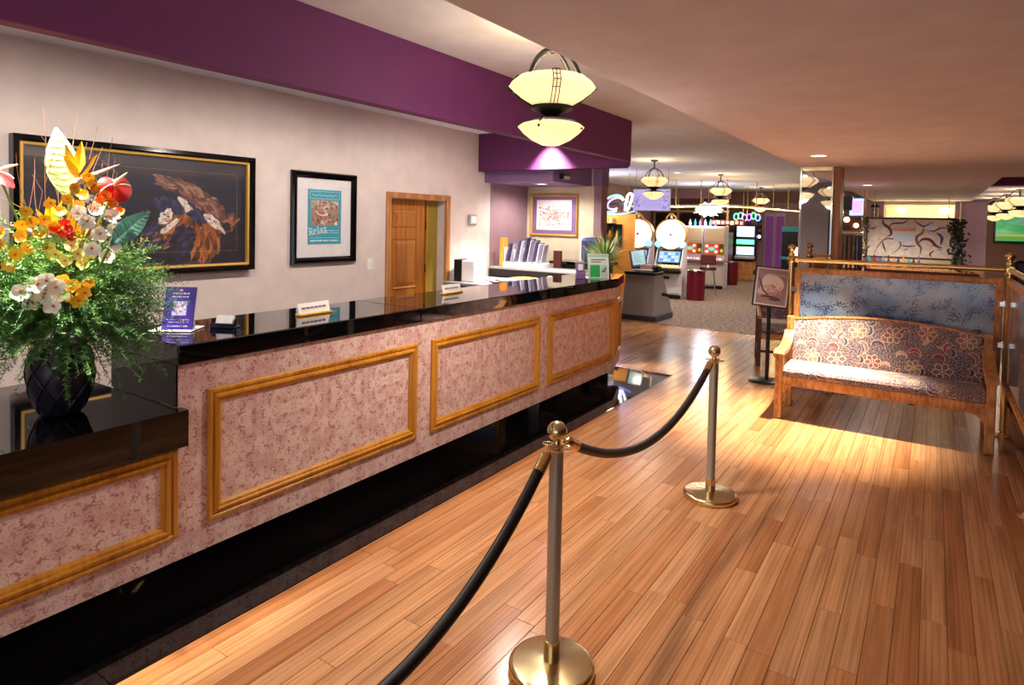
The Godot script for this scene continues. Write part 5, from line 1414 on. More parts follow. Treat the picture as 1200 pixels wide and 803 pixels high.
func slot_b(label: String, at: Vector3, scr: Material) -> void:
	var t := thing("slot_machine", label, "slot machine", at, 0.08, "white upright slot machines")
	part("body", MB.new().span(Vector3(-0.28, 0.005, 0.0), Vector3(0.28, 0.70, -0.5), 0.01), M["white_gloss"], t)
	part("plinth", MB.new().span(Vector3(-0.26, 0.0, 0.01), Vector3(0.26, 0.09, 0.0)), M["black"], t)
	part("belly_door", MB.new().box(Vector3(-0.02, 0.36, 0.004), Vector3(0.46, 0.46, 0.02), 0.008), M["white"], t)
	part("deck", MB.new().box(Vector3(0, 0.76, 0.05), Vector3(0.56, 0.06, 0.2), 0.01, Basis(Vector3.RIGHT, 0.3)), mat("deck_tan", Color(0.70, 0.55, 0.40), 0.4), t)
	for k in 5: part("button", MB.new().box(Vector3(-0.18 + k * 0.09, 0.80, 0.06), Vector3(0.055, 0.02, 0.03), 0.004, Basis(Vector3.RIGHT, 0.3)), [M["neon_pink"], M["neon_white"], M["neon_blue"]][k % 3], t)
	part("cabinet", MB.new().span(Vector3(-0.28, 0.72, -0.06), Vector3(0.28, 1.67, -0.5), 0.01), M["white_gloss"], t)
	part("top_glass", MB.new().box(Vector3(0, 1.44, -0.05), Vector3(0.50, 0.36, 0.02), 0.006), mat("slot_beige", Color(0.86, 0.78, 0.64), 0.4), t)
	var b := MB.new()
	b.quad(Vector3(-0.25, 0.93, -0.05), Vector3(0.25, 0.93, -0.05), Vector3(0.25, 1.2, -0.05), Vector3(-0.25, 1.2, -0.05))
	part("screen", b, scr, t)
	part("screen_frame", MB.new().mould(0.54, 0.31, 0, [Vector2(0, 0), Vector2(0, 0.02), Vector2(0.02, 0.02)]).mould(0.54, 0.31, 2, [Vector2(0, 0), Vector2(0, 0.02), Vector2(0.02, 0.02)]), M["gold_paint"], t).position = Vector3(0, 1.065, -0.058)

func casino() -> void:
	var r := RandomNumberGenerator.new(); r.seed = 8
	glow("neon_teal", Color(0.25, 0.80, 0.90), 0.9)
	# wheel face and screens
	var p := Paint.new(128, 128, Color(1, 1, 1))
	for k in 18: p.stroke([Vector2(64, 64), Vector2(64 + cos(k * TAU / 18) * 62, 64 + sin(k * TAU / 18) * 62)], 1.0, [Color(1, 0.85, 0.9), Color(0.8, 0.95, 1.0), Color(1, 0.95, 0.7)][k % 3])
	p.ell(64, 64, 63, 63, Color(0.95, 0.9, 1.0), 0, 1, 0.93)
	var wheel := screen("wheel_lit", p.tex(), 2.2)
	p = Paint.new(128, 80, Color(0.55, 0.78, 0.95))
	for k in 15: p.rect(8 + (k % 5) * 23, 8 + (k / 5) * 23, 20, 19, [Color(0.75, 0.92, 1), Color(0.4, 0.6, 0.9), Color(0.9, 0.95, 1)][k % 3])
	var scr := screen("reel_screen", p.tex(), 1.0)
	slot_a("right-hand slot machine with big white wheel, next to maroon bin", Vector3(-5.02, 0.004, -14.15), wheel, scr)
	slot_a("left-hand slot machine with big white wheel, behind the kiosk", Vector3(-5.82, 0.004, -14.15), wheel, scr)
	p = Paint.new(128, 70, Color(0.90, 0.28, 0.12))
	for q in [[14, 16], [14, 54], [76, 16], [76, 54]]: p.ell(q[0], q[1], 12, 11, Color(1, 0.95, 0.9))
	p.ell(46, 35, 26, 15, Color(0.3, 0.85, 0.9)); p.ell(46, 35, 15, 8, Color(0.95, 0.9, 0.4))
	p.rect(96, 2, 32, 66, Color(0.35, 0.22, 0.10)); p.ell(112, 46, 11, 13, Color(0.9, 0.8, 0.2))
	var red := screen("red_reels", p.tex(), 0.9)
	slot_b("white upright slot machine with red screen behind the stool", Vector3(-4.88, 0.004, -17.2), red)
	slot_b("white upright slot machine with red screen left of the stool", Vector3(-5.47, 0.004, -17.2), red)
	# double-screen machine on a wooden stand
	var t := thing("video_slot_machine", "dark blue slot machine with two bright screens on wooden stand", "slot machine", Vector3(-4.88, 0.004, -20.6), 0.1)
	part("stand", MB.new().span(Vector3(-0.32, 0, 0.05), Vector3(0.32, 0.60, -0.5), 0.006), M["case_wood"], t)
	for k in 3: part("stand_drawer", MB.new().box(Vector3(0, 0.11 + k * 0.18, 0.055), Vector3(0.58, 0.16, 0.015), 0.004), M["case_wood"], t)
	part("cabinet", MB.new().span(Vector3(-0.31, 0.62, 0.0), Vector3(0.31, 1.74, -0.5), 0.03), M["steel_blue"], t)
	p = Paint.new(96, 64, Color(0.9, 0.95, 1))
	for k in 30: p.ell(r.randf() * 96, r.randf() * 64, r.randf_range(3, 9), 4, [Color(1, 1, 1), Color(0.6, 0.85, 1), Color(0.8, 1, 0.9)][k % 3], r.randf() * 3, 0.8)
	var vs := screen("video_screen", p.tex(), 1.5)
	for q in [[1.36, 1.68, "upper_screen"], [0.80, 1.05, "lower_screen"]]:
		var b := MB.new()
		b.quad(Vector3(-0.26, q[0], 0.004), Vector3(0.26, q[0], 0.004), Vector3(0.26, q[1], 0.004), Vector3(-0.26, q[1], 0.004))
		part(q[2], b, vs, t)
	part("reel_strip", MB.new().box(Vector3(0, 1.2, 0.004), Vector3(0.52, 0.14, 0.01), 0.002), M["neon_green"], t)
	part("deck", MB.new().box(Vector3(0, 0.72, 0.08), Vector3(0.60, 0.06, 0.2), 0.01, Basis(Vector3.RIGHT, 0.3)), M["grey"], t)
	# bins, stool
	for q in [["round maroon bin right of the wheel slot machine", Vector3(-4.45, 0.004, -14.35), 0.2], ["maroon bin left of the dark blue slot machine", Vector3(-4.78, 0.004, -18.75), 0.16]]:
		t = thing("waste_bin", q[0], "bin", q[1], 0, "maroon bins")
		part("body", MB.new().lathe([Vector2(0, 0), Vector2(q[2], 0), Vector2(q[2], 0.64), Vector2(0, 0.64)], 24), M["maroon"], t)
		part("ash_tray", MB.new().lathe([Vector2(0, 0.64), Vector2(q[2] + 0.01, 0.64), Vector2(q[2] + 0.01, 0.67), Vector2(q[2] - 0.02, 0.67), Vector2(q[2] - 0.03, 0.655), Vector2(0, 0.655)], 24), M["chrome"], t)
	t = thing("bar_stool", "brown padded bar stool with chrome legs before the white slot machines", "stool", Vector3(-4.58, 0.004, -15.7), 0.3)
	for k in 4:
		var sx := -1.0 if k % 2 == 0 else 1.0; var sz := -1.0 if k < 2 else 1.0
		part("leg", MB.new().tube([Vector3(sx * 0.19, 0, sz * 0.17), Vector3(sx * 0.13, 0.60, sz * 0.12)], 0.014, 8), M["chrome"], t)
	part("foot_ring", MB.new().tube([Vector3(-0.165, 0.22, 0.15), Vector3(0.165, 0.22, 0.15), Vector3(0.165, 0.22, -0.15), Vector3(-0.165, 0.22, -0.15), Vector3(-0.165, 0.22, 0.15)], 0.01, 6), M["chrome"], t)
	part("seat", MB.new().lathe([Vector2(0, 0.60), Vector2(0.19, 0.60), Vector2(0.20, 0.64), Vector2(0.18, 0.68), Vector2(0, 0.69)], 24), M["red_seat"], t)
	part("backrest", MB.new().box(Vector3(0, 0.86, 0.18), Vector3(0.36, 0.24, 0.05), 0.02), M["red_seat"], t)
	part("back_support", MB.new().box(Vector3(0, 0.70, 0.175), Vector3(0.05, 0.20, 0.02), 0.003), M["chrome"], t)
	# kiosk
	t = thing("ticket_kiosk", "grey tapered kiosk with tilted screen at the carpet edge", "kiosk", Vector3(-4.27, 0.004, -10.95))
	var kb := MB.new()
	var lo: Array = [Vector3(-0.30, 0.10, 0.42), Vector3(0.27, 0.10, 0.42), Vector3(0.33, 0.10, -0.40), Vector3(-0.30, 0.10, -0.40)]
	var hi: Array = [Vector3(-0.27, 0.80, 0.36), Vector3(0.27, 0.80, 0.36), Vector3(0.27, 0.80, -0.02), Vector3(-0.27, 0.80, -0.02)]
	for k in 4: kb.quad(lo[k], lo[(k + 1) % 4], hi[(k + 1) % 4], hi[k])
	kb.quad(hi[0], hi[1], hi[2], hi[3])
	part("body", kb, M["grey"], t)
	part("plinth", MB.new().span(Vector3(-0.31, 0, 0.44), Vector3(0.34, 0.10, -0.42), 0.004), M["grey_dark"], t)
	part("top_slab", MB.new().span(Vector3(-0.29, 0.80, 0.38), Vector3(0.29, 0.85, -0.04), 0.006), M["black"], t)
	part("hopper", MB.new().box(Vector3(0.14, 0.90, 0.10), Vector3(0.24, 0.14, 0.2), 0.03), M["black"], t)
	part("keyboard", MB.new().box(Vector3(0.02, 0.875, 0.28), Vector3(0.34, 0.03, 0.14), 0.005), M["grey"], t)
	part("ticket_box", MB.new().box(Vector3(0.05, 0.92, 0.20), Vector3(0.22, 0.10, 0.05), 0.004), mat("ticket_tan", Color(0.66, 0.52, 0.46), 0.6), t)
	var sb := Basis(Vector3.UP, 0.5) * Basis(Vector3.RIGHT, -0.45) * Basis(Vector3(0, 0, 1), 0.12)
	part("screen_shell", MB.new().box(Vector3(-0.14, 1.06, 0.12), Vector3(0.28, 0.34, 0.06), 0.01, sb), M["steel_blue"], t)
	part("screen_glass", MB.new().box(Vector3(-0.14, 1.06, 0.12) + sb * Vector3(0, 0.01, 0.032), Vector3(0.22, 0.26, 0.006), 0.001, sb), screen("kiosk_screen", scr_tex(Color(0.72, 0.86, 0.88)), 0.9), t)
	part("screen_arm", MB.new().box(Vector3(-0.16, 0.92, 0.06), Vector3(0.06, 0.2, 0.06), 0.005), M["black"], t)
	part("crank", MB.new().tube([Vector3(0.28, 0.45, 0.0), Vector3(0.36, 0.45, 0.0), Vector3(0.38, 0.44, 0.03)], 0.03, 10), M["black"], t)
	# lilac game board
	p = Paint.new(200, 112, Color(0.80, 0.74, 0.97))
	for k in 60: p.rect(52 + (k % 12) * 9, 46 + (k / 12) * 11, r.randi_range(3, 7), 4, Color(0.62, 0.54, 0.84))
	for k in 40: p.ell(r.randf_range(6, 40), r.randf_range(8, 104), r.randf_range(2, 6), 3, Color(0.56, 0.48, 0.78), r.randf() * 3, 0.7)
	for k in 40: p.ell(r.randf_range(164, 196), r.randf_range(8, 104), r.randf_range(2, 6), 3, Color(0.56, 0.48, 0.78), r.randf() * 3, 0.7)
	t = thing("game_board_sign", "lit lilac game board hanging behind the second pendant", "sign", Vector3(-4.655, 2.17, -12.0))
	part("case", MB.new().box(Vector3(0, 0, -0.03), Vector3(0.76, 0.43, 0.05), 0.006), M["white"], t)
	var bb := MB.new()
	bb.quad(Vector3(-0.37, -0.205, -0.003), Vector3(0.37, -0.205, -0.003), Vector3(0.37, 0.205, -0.003), Vector3(-0.37, 0.205, -0.003))
	part("lit_face", bb, screen("board_lit", p.tex(), 0.85), t)
	for sx in [-1.0, 1.0]: part("hanger_rod", MB.new().tube([Vector3(sx * 0.33, 0.21, -0.03), Vector3(sx * 0.33, 0.63, -0.03)], 0.006, 6), M["brass"], t)
	# neon script sign over the bar
	t = thing("neon_script_sign", "green and violet neon script sign left of the lilac board", "sign", Vector3(-5.78, 2.12, -13.0))
	part("back_plate", MB.new().box(Vector3(0.05, 0, -0.05), Vector3(0.70, 0.04, 0.02), 0.003), M["iron"], t)
	part("hanger_rod", MB.new().tube([Vector3(0.2, 0.0, -0.05), Vector3(0.2, 0.68, -0.05)], 0.008, 6), M["brass"], t)
	var c1: Array = []; var c2: Array = []
	for i in 19:
		var a := 0.5 + i * 0.27
		c1.append(Vector3(-0.14 + cos(a) * 0.24 + (sin(a) * 0.08), sin(a) * 0.19, 0)); c2.append(Vector3(-0.08 + cos(a) * 0.17 + sin(a) * 0.07, 0.01 + sin(a) * 0.13, 0.02))
	part("green_tube", MB.new().tube(c1, 0.022, 8), M["neon_green"], t)
	part("violet_tube", MB.new().tube(c2, 0.02, 8), M["neon_violet"], t)
	part("white_tube", MB.new().tube(arc_pts(Vector3(0.16, -0.15, 0.02), Vector3(0.18, 0.32, 0.02), Vector3(0.32, 0.20, 0.02), 8) + arc_pts(Vector3(0.32, 0.20, 0.02), Vector3(0.30, 0.0, 0.02), Vector3(0.20, -0.16, 0.02), 8), 0.028, 8), M["neon_white"], t)
	part("tail_tube", MB.new().tube(arc_pts(Vector3(-0.38, -0.2, 0), Vector3(0.1, -0.26, 0), Vector3(0.4, -0.14, 0), 10), 0.012, 6), M["neon_blue"], t)
	omni(Vector3(-5.7, 2.1, -12.85), 0.5, Color(0.7, 0.7, 1.0), 0.1, t)
	t = thing("globe_lamp", "bright white globe lamp at the left end of the bar", "lamp", Vector3(-6.38, 2.10, -13.1))
	part("globe", MB.new().ball(Vector3.ZERO, 0.15, 18, Vector3(1, 1.15, 1)), M["lamp_disc"], t)
	part("stem", MB.new().tube([Vector3(0, 0.16, 0), Vector3(0, 0.7, 0)], 0.01, 6), M["brass"], t)
	omni(Vector3(-6.38, 2.10, -13.1), 0.8, Color(1.0, 0.95, 0.85), 0.1, t)
	# star burst sign
	t = thing("star_burst_sign", "dazzling white star-burst sign under the third pendant", "sign", Vector3(-5.12, 2.12, -17.4))
	var st: Array = []
	for i in 28:
		var a := TAU * i / 28
		var rr := (1.0 if i % 2 == 0 else 0.72) + 0.1 * sin(i * 1.7)
		st.append(Vector2(cos(a) * 0.40 * rr, sin(a) * 0.20 * rr))
	var sm := MB.new(); sm.xf = Transform3D(Basis(Vector3.RIGHT, PI / 2), Vector3.ZERO)
	sm.prism(st, -0.03, 0.03)
	part("lit_shape", sm, M["neon_white"], t)
	part("hanger_rod", MB.new().tube([Vector3(0, 0.15, 0), Vector3(0, 0.68, 0)], 0.008, 6), M["brass"], t)
	omni(Vector3(-5.12, 2.1, -17.2), 1.2, Color(0.95, 0.95, 1.0), 0.15, t)
	# coloured neon squiggles and lit shelf
	t = thing("neon_cluster_sign", "small pink, blue and green neon squiggles above the far machines", "sign", Vector3(-4.30, 1.95, -18.2))
	part("back_plate", MB.new().box(Vector3(0, -0.02, -0.04), Vector3(0.62, 0.05, 0.02), 0.003), M["iron"], t)
	for k in 6:
		var pts: Array = []
		for i in 11:
			var a: float = i * 0.62 + k
			pts.append(Vector3(-0.28 + k * 0.115 + cos(a) * 0.06, sin(a) * 0.09 + 0.03 * sin(k * 2.0), 0))
		part("tube", MB.new().tube(pts, 0.016, 6), [M["neon_green"], M["neon_blue"], M["neon_pink"], M["neon_violet"]][k % 4], t)
	part("hanger_rod", MB.new().tube([Vector3(0, 0.0, -0.05), Vector3(0, 0.85, -0.05)], 0.008, 6), M["brass"], t)
	t = thing("lit_shelf_sign", "orange-red lit shelf sign above the white slot machines", "sign", Vector3(-4.72, 1.78, -17.9))
	part("board", MB.new().box(Vector3(0, 0, 0), Vector3(0.9, 0.15, 0.05), 0.006), M["walnut"], t)
	for sx in [-0.4, 0.4]: part("hanger_rod", MB.new().tube([Vector3(sx, 0.07, 0), Vector3(sx, 1.02, 0)], 0.008, 6), M["brass"], t)
	for k in 7: part("lit_letter", MB.new().box(Vector3(-0.38 + k * 0.125, 0.01 * sin(k * 3.0), 0.028), Vector3(0.085, 0.09, 0.015), 0.01), M["neon_red"] if k % 3 != 1 else M["bulb_warm"], t)
	for k in 6:
		t = thing("bar_bottle", "%s small bottle from the left atop the white slot machines" % ORD[k], "bottle", Vector3(-5.62 + k * 0.14, 1.675, -17.45), 0, "bottles on the slot machines")
		part("glass", MB.new().lathe([Vector2(0, 0), Vector2(0.035, 0), Vector2(0.035, 0.10), Vector2(0.012, 0.14), Vector2(0.012, 0.18), Vector2(0, 0.18)], 12), [M["white"], M["teal"], M["lilac"]][k % 3], t)
	# rope light rail on rods
	t = thing("rope_light_rail", "brass rail with glowing rope light hung across the games area", "light rail")
	var rp: Array = [Vector3(-6.4, 2.13, -15.2), Vector3(-5.3, 2.13, -15.3), Vector3(-4.10, 2.15, -15.4), Vector3(-3.7, 2.15, -16.6), Vector3(-3.25, 2.15, -20.0)]
	part("rail", MB.new().tube(rp.map(func(v): return v + Vector3(0, 0.03, 0)), 0.02, 8), M["brass"], t)
	part("rope_light", MB.new().tube(rp, 0.013, 6), M["bulb_warm"], t)
	for q in [rp[1], rp[2], rp[3], rp[1].lerp(rp[2], 0.5), rp[3].lerp(rp[4], 0.35), rp[3].lerp(rp[4], 0.7), rp[4]]:
		part("hanger_rod", MB.new().tube([q, Vector3(q.x, 2.8, q.z)], 0.012, 6), M["brass"], t)
	for q in [rp[1], rp[2], rp[3].lerp(rp[4], 0.5)]: omni(q + Vector3(0.05, -0.05, 0.0), 0.5, Color(1, 0.82, 0.5), 0.05, t)
	# orange wall panel with picture
	t = thing("orange_bar_panel", "warm orange bar wall panel beyond the counter end", "panel", Vector3(-6.15, 0, -13.55))
	part("panel", MB.new().span(Vector3(-0.5, 0, 0.0), Vector3(0.52, 1.92, -0.06)), M["wall_orange"], t)
	part("cornice", MB.new().span(Vector3(-0.52, 1.92, 0.02), Vector3(0.54, 1.98, -0.08), 0.004), M["walnut"], t)
	t = thing("plant_picture", "dark picture of orange leaves hung on the orange panel", "picture", Vector3(-6.2, 1.42, -13.54))
	part("frame", MB.new().box(Vector3(0, 0, 0.012), Vector3(0.56, 0.52, 0.02), 0.004), M["black"], t)
	for k in 9:
		var lf := MB.new()
		leaf(lf, Vector3(r.randf_range(-0.1, 0.15), -0.2, 0.026), Vector3(r.randf_range(-0.7, 0.7), 1, 0.0), Vector3(0, 0, 1), r.randf_range(0.2, 0.4), 0.06, 0.0, 6, 0.0)
		part("painted_leaf", lf, M["wall_orange"] if k % 2 == 0 else mat("painted_green%d" % k, Color(0.3, 0.32, 0.2), 0.6), t)
	t = thing("figurine", "small white and red figurine on the orange panel's ledge", "figurine", Vector3(-6.17, 1.70, -13.46))
	part("ledge", MB.new().box(Vector3(0, -0.01, -0.03), Vector3(0.2, 0.02, 0.1), 0.002), M["walnut"], t)
	part("body", MB.new().lathe([Vector2(0, 0), Vector2(0.04, 0), Vector2(0.025, 0.09), Vector2(0, 0.1)], 12), M["paper"], t)
	part("head", MB.new().ball(Vector3(0, 0.125, 0), 0.033, 10), M["paper"], t)
	part("cap", MB.new().ball(Vector3(0, 0.15, 0), 0.028, 10, Vector3(1, 0.5, 1)), M["maroon"], t)
	# bar back shelves, dark
	t = thing("back_bar", "dark back bar cabinet behind the wheel slot machines", "cabinet", Vector3(-5.6, 0, -19.2))
	part("body", MB.new().span(Vector3(-1.8, 0, 0), Vector3(0.55, 1.5, -0.6), 0.01), M["walnut"], t)
	for k in 3: part("window", MB.new().span(Vector3(-1.7 + k * 0.75, 1.55, -0.1), Vector3(-1.05 + k * 0.75, 2.05, -0.14)), M["black_gloss"], t)
	for k in 4: part("upright", MB.new().span(Vector3(-1.78 + k * 0.75, 1.5, -0.08), Vector3(-1.72 + k * 0.75, 2.8, -0.16)), M["brass_pale"], t)
	part("top_rail", MB.new().span(Vector3(-1.8, 2.08, -0.06), Vector3(0.55, 2.14, -0.18)), M["brass_pale"], t)
	part("header", MB.new().span(Vector3(-1.8, 2.5, -0.06), Vector3(0.55, 2.8, -0.2)), M["wall_mauve"], t)
	# curtained doorway
	t = thing("curtained_doors", "pair of purple curtained doors in a mauve wall at the back", "doors", Vector3(-4.16, 0, -21.3))
	part("surround", MB.new().span(Vector3(-0.75, 0, -0.05), Vector3(0.75, 2.45, -0.25)), M["wall_mauve"], t)
	for k in 2:
		var x0 := -0.31 + k * 0.31
		part("door_frame", MB.new().span(Vector3(x0, 0.0, 0.0), Vector3(x0 + 0.30, 2.12, -0.04), 0.01), mat("door_mauve%d" % k, Color(0.70, 0.56, 0.72), 0.5), t)
		var cu := MB.new()
		for i in 16:
			var xa := x0 + 0.04 + 0.22 * i / 16; var xb := x0 + 0.04 + 0.22 * (i + 1) / 16
			cu.quad(Vector3(xa, 0.12, 0.02 + 0.012 * sin(i * 1.6)), Vector3(xb, 0.12, 0.02 + 0.012 * sin((i + 1) * 1.6)), Vector3(xb, 2.02, 0.02 + 0.012 * sin((i + 1) * 1.6)), Vector3(xa, 2.02, 0.02 + 0.012 * sin(i * 1.6)))
		part("curtain", cu, mat("curtain%d" % k, Color(0.62, 0.36, 0.74), 0.7), t)
	t = thing("wall_mirror", "narrow dark-framed decorated mirror left of the purple doors", "mirror", Vector3(-4.62, 1.57, -21.33))
	part("frame", MB.new().box(Vector3(0, 0, 0.02), Vector3(0.13, 0.64, 0.03), 0.004), M["black"], t)
	for k in 3: part("rosette", MB.new().ball(Vector3(0, -0.2 + k * 0.2, 0.035), 0.045, 10, Vector3(1, 1.3, 0.4)), M["neon_white"] if k == 0 else M["gold_paint"], t)
	# arcade cabinet by the column
	t = thing("arcade_cabinet", "dark arcade cabinet with teal header behind the menu stand", "arcade machine", Vector3(-2.66, 0.004, -16.2))
	part("body", MB.new().span(Vector3(-0.34, 0, 0), Vector3(0.34, 1.62, -0.6), 0.01), M["black"], t)
	part("header", MB.new().span(Vector3(-0.35, 1.58, 0.03), Vector3(0.35, 1.70, -0.6), 0.008), M["teal"], t)
	part("cream_disc", MB.new().ball(Vector3(0.2, 1.40, 0.0), 0.15, 14, Vector3(1, 1, 0.3)), mat("cream_disc", Color(0.86, 0.82, 0.68), 0.5), t)
	part("yellow_lamp", MB.new().ball(Vector3(0.0, 1.12, 0.02), 0.10, 12, Vector3(1.2, 1, 0.4)), M["bulb_warm"], t)
	part("control_shelf", MB.new().span(Vector3(-0.35, 0.92, 0.12), Vector3(0.35, 0.99, 0.0), 0.01), M["teal"], t)

func scr_tex(c: Color) -> ImageTexture:
	var p := Paint.new(64, 80, c)
	for k in 6: p.rect(8, 10 + k * 11, 30 + (k * 7) % 18, 4, c.darkened(0.25))
	return p.tex()

#DINING
func dining() -> void:
	var r := RandomNumberGenerator.new(); r.seed = 21
	# etched glass with painted ribbons
	var p := Paint.new(480, 240, Color(0.86, 0.80, 0.72))
	var nz := noise(61, 0.02, 3)
	for y in 240:
		for x in 480:
			var g := nz.get_noise_2d(x, y)
			p.im.set_pixel(x, y, Color(0.86, 0.80, 0.74).lerp(Color(0.94, 0.88, 0.80), clampf(g * 1.5 + 0.4, 0, 1)))
	var wine := Color(0.42, 0.14, 0.20); var viol := Color(0.34, 0.26, 0.56); var mauve := Color(0.58, 0.36, 0.40)
	var ribs: Array = [
		[[85, 0], [90, 30], [125, 60], [135, 95], [110, 115]], [[230, 0], [200, 22], [140, 28], [120, 60]], [[40, 230], [60, 180], [100, 130], [150, 128], [190, 150], [180, 190], [140, 225]],
		[[85, 140], [95, 175], [110, 215]], [[260, 0], [290, 30], [320, 40], [370, 10]], [[318, 40], [310, 80], [280, 110], [285, 150], [305, 180], [300, 225]],
		[[325, 65], [370, 70], [410, 50], [460, 55]], [[290, 150], [310, 125], [350, 125], [390, 165], [420, 175]], [[385, 80], [415, 110], [408, 160]], [[365, 235], [355, 215], [380, 190]], [[190, 165], [230, 172], [280, 165]], [[0, 55], [30, 60], [60, 45]]]
	for k in ribs.size():
		var pts: Array = []
		var src: Array = ribs[k].map(func(v): return Vector2(v[0], v[1]))
		for i in src.size() - 1:
			for s in 6: pts.append(src[i].cubic_interpolate(src[i + 1], src[maxi(i - 1, 0)], src[mini(i + 2, src.size() - 1)], s / 6.0))
		pts.append(src[src.size() - 1])
		p.stroke(pts, 9 if k in [0, 5, 8, 7] else 5, [wine, wine, mauve, wine, viol, mauve, viol, wine, viol, wine, viol, mauve][k], 0.9, false, true)
		p.stroke(pts, 1.0, Color(0.25, 0.20, 0.22), 0.8)
	p.rect(150, 88, 115, 55, Color(0.78, 0.84, 0.88))
	p.ell(350, 52, 30, 16, Color(0.90, 0.92, 0.98))
	for k in 9:      # red script flourish
		var x := 140.0 + k * 15
		p.stroke([Vector2(x, 72), Vector2(x + 5, 58 - (k % 3) * 5), Vector2(x + 9, 60), Vector2(x + 6, 74), Vector2(x + 14, 70)], 1.8, Color(0.88, 0.40, 0.30))
	for q in [[22, 68], [215, 195], [360, 165], [395, 190]]: p.stroke([Vector2(q[0], q[1]), Vector2(q[0] + 10, q[1] - 9), Vector2(q[0] + 18, q[1] + 2)], 2.2, Color(0.28, 0.26, 0.36))
	var em := printed("ribbon_glass", p.tex(), 0.3)
	em.backlight_enabled = true; em.backlight = Color(0.7, 0.7, 0.7)
	var t := thing("ribbon_glass_panel", "cream glass screen with painted curling ribbons and red script", "glass panel", Vector3(-0.32, 1.56, -12.0))
	var b := MB.new()
	b.quad(Vector3(-0.585, -0.30, 0.006), Vector3(0.585, -0.30, 0.006), Vector3(0.585, 0.30, 0.006), Vector3(-0.585, 0.30, 0.006))
	part("ribbon_pane", b, em, t)
	part("top_rail", MB.new().span(Vector3(-0.61, 0.30, 0.02), Vector3(0.61, 0.33, -0.02), 0.003), M["walnut"], t)
	part("bottom_rail", MB.new().span(Vector3(-0.61, -0.33, 0.02), Vector3(0.61, -0.30, -0.02), 0.003), M["walnut"], t)
	for sx in [-1.0, 1.0]: part("side_rail", MB.new().span(Vector3(sx * 0.585, -0.30, 0.018), Vector3(sx * 0.61, 0.30, -0.018), 0.003), M["walnut"], t)
	for sx in [-0.5, 0.5]: part("rod", MB.new().tube([Vector3(sx, 0.33, 0), Vector3(sx, 0.76, 0)], 0.006, 6), M["brass"], t)
	# half wall and ledge under it
	t = thing("half_wall", "low brown half wall with ledge under the ribbon glass", "half wall", Vector3(-0.3, 0, -12.0))
	part("body", MB.new().span(Vector3(-0.9, 0, 0.12), Vector3(0.9, 1.05, -0.12)), M["wall_brown"], t)
	part("ledge", MB.new().span(Vector3(-0.95, 1.05, 0.2), Vector3(0.95, 1.09, -0.2), 0.004), M["case_wood"], t)
	var cols: Array = [M["wall_orange"], M["teal"], M["red_seat"], M["lilac"], M["teal"], M["maroon"], M["wall_orange"], M["steel_blue"]]
	for k in 12:
		t = thing("condiment_bottle", "%s small bottle from the left in the row under the ribbon glass" % ORD[k], "bottle", Vector3(-0.95 + k * 0.068 + 0.02, 1.091, -11.88 + 0.03 * (k % 2)), 0, "bottles on the half wall")
		part("glass", MB.new().lathe([Vector2(0, 0), Vector2(0.026, 0), Vector2(0.026, 0.09), Vector2(0.012, 0.12), Vector2(0.012, 0.15 + 0.02 * (k % 3)), Vector2(0, 0.15 + 0.02 * (k % 3))], 10), cols[k % 8], t)
	# garland column
	t = thing("leaf_garland", "dark leafy garland hanging at the right end of ribbon glass", "garland", Vector3(0.33, 1.10, -11.84))
	part("cord", MB.new().tube([Vector3(0, 0, 0), Vector3(-0.02, 0.4, 0), Vector3(-0.05, 0.78, 0)], 0.01, 6), M["walnut"], t)
	var gl := MB.new(); gl.use_col = true
	for k in 420:
		var h := r.randf() * 0.76
		var c := Vector3(-0.05 * h + r.randfn(0, 0.05), h, r.randfn(0, 0.04))
		gl.tint = [Color(0.02, 0.05, 0.02), Color(0.04, 0.09, 0.03), Color(0.10, 0.02, 0.03), Color(0.02, 0.03, 0.02)][k % 4]
		leaf(gl, c, Vector3(r.randf() - 0.5, r.randf() - 0.7, r.randf() - 0.3), Vector3(r.randf() - 0.5, 0.4, 1), 0.06, 0.035, -0.01, 3)
	var gm := mat("garland_leaf", Color.WHITE, 0.5); gm.vertex_color_use_as_albedo = true
	part("leaves", gl, gm, t, "stuff")
	# niche lamps
	for q in [["left glowing wall lamp in the lit cream niche", Vector3(-0.62, 2.12, -16.75), 0.8], ["right glowing wall lamp in the lit cream niche", Vector3(0.20, 2.12, -16.75), 1.4]]:
		t = thing("niche_lamp", q[0], "lamp", q[1], 0, "niche lamps")
		part("shade", MB.new().ball(Vector3.ZERO, 0.09, 16, Vector3(q[2], 0.75, 0.8)), M["lamp_disc"], t)
		part("bracket", MB.new().span(Vector3(-0.02, -0.02, -0.06), Vector3(0.02, 0.02, -0.345)), M["brass"], t)
		omni(q[1], 0.45, Color(1.0, 0.88, 0.65), 0.08, t)
	# bar corner behind the mirrored column
	t = thing("bar_display", "cluttered bar display tower with pink neon right of the column", "display", Vector3(-0.97, 0, -10.2))
	part("post", MB.new().span(Vector3(-0.15, 0, 0.03), Vector3(-0.11, 2.2, 0), 0.003), M["chrome"], t)
	part("shelf", MB.new().span(Vector3(-0.13, 1.62, 0.1), Vector3(0.14, 1.65, -0.1), 0.003), M["white"], t)
	part("dark_box", MB.new().span(Vector3(-0.12, 1.95, 0.05), Vector3(0.0, 2.15, -0.1), 0.01), M["black"], t)
	part("lower_box", MB.new().span(Vector3(-0.12, 1.68, 0.06), Vector3(0.12, 1.86, -0.1), 0.01), M["walnut"], t)
	part("amber_lamp", MB.new().ball(Vector3(-0.06, 1.82, 0.08), 0.04, 10), M["bulb_warm"], t)
	part("amber_lamp", MB.new().ball(Vector3(0.06, 1.74, 0.09), 0.035, 10), M["bulb_warm"], t)
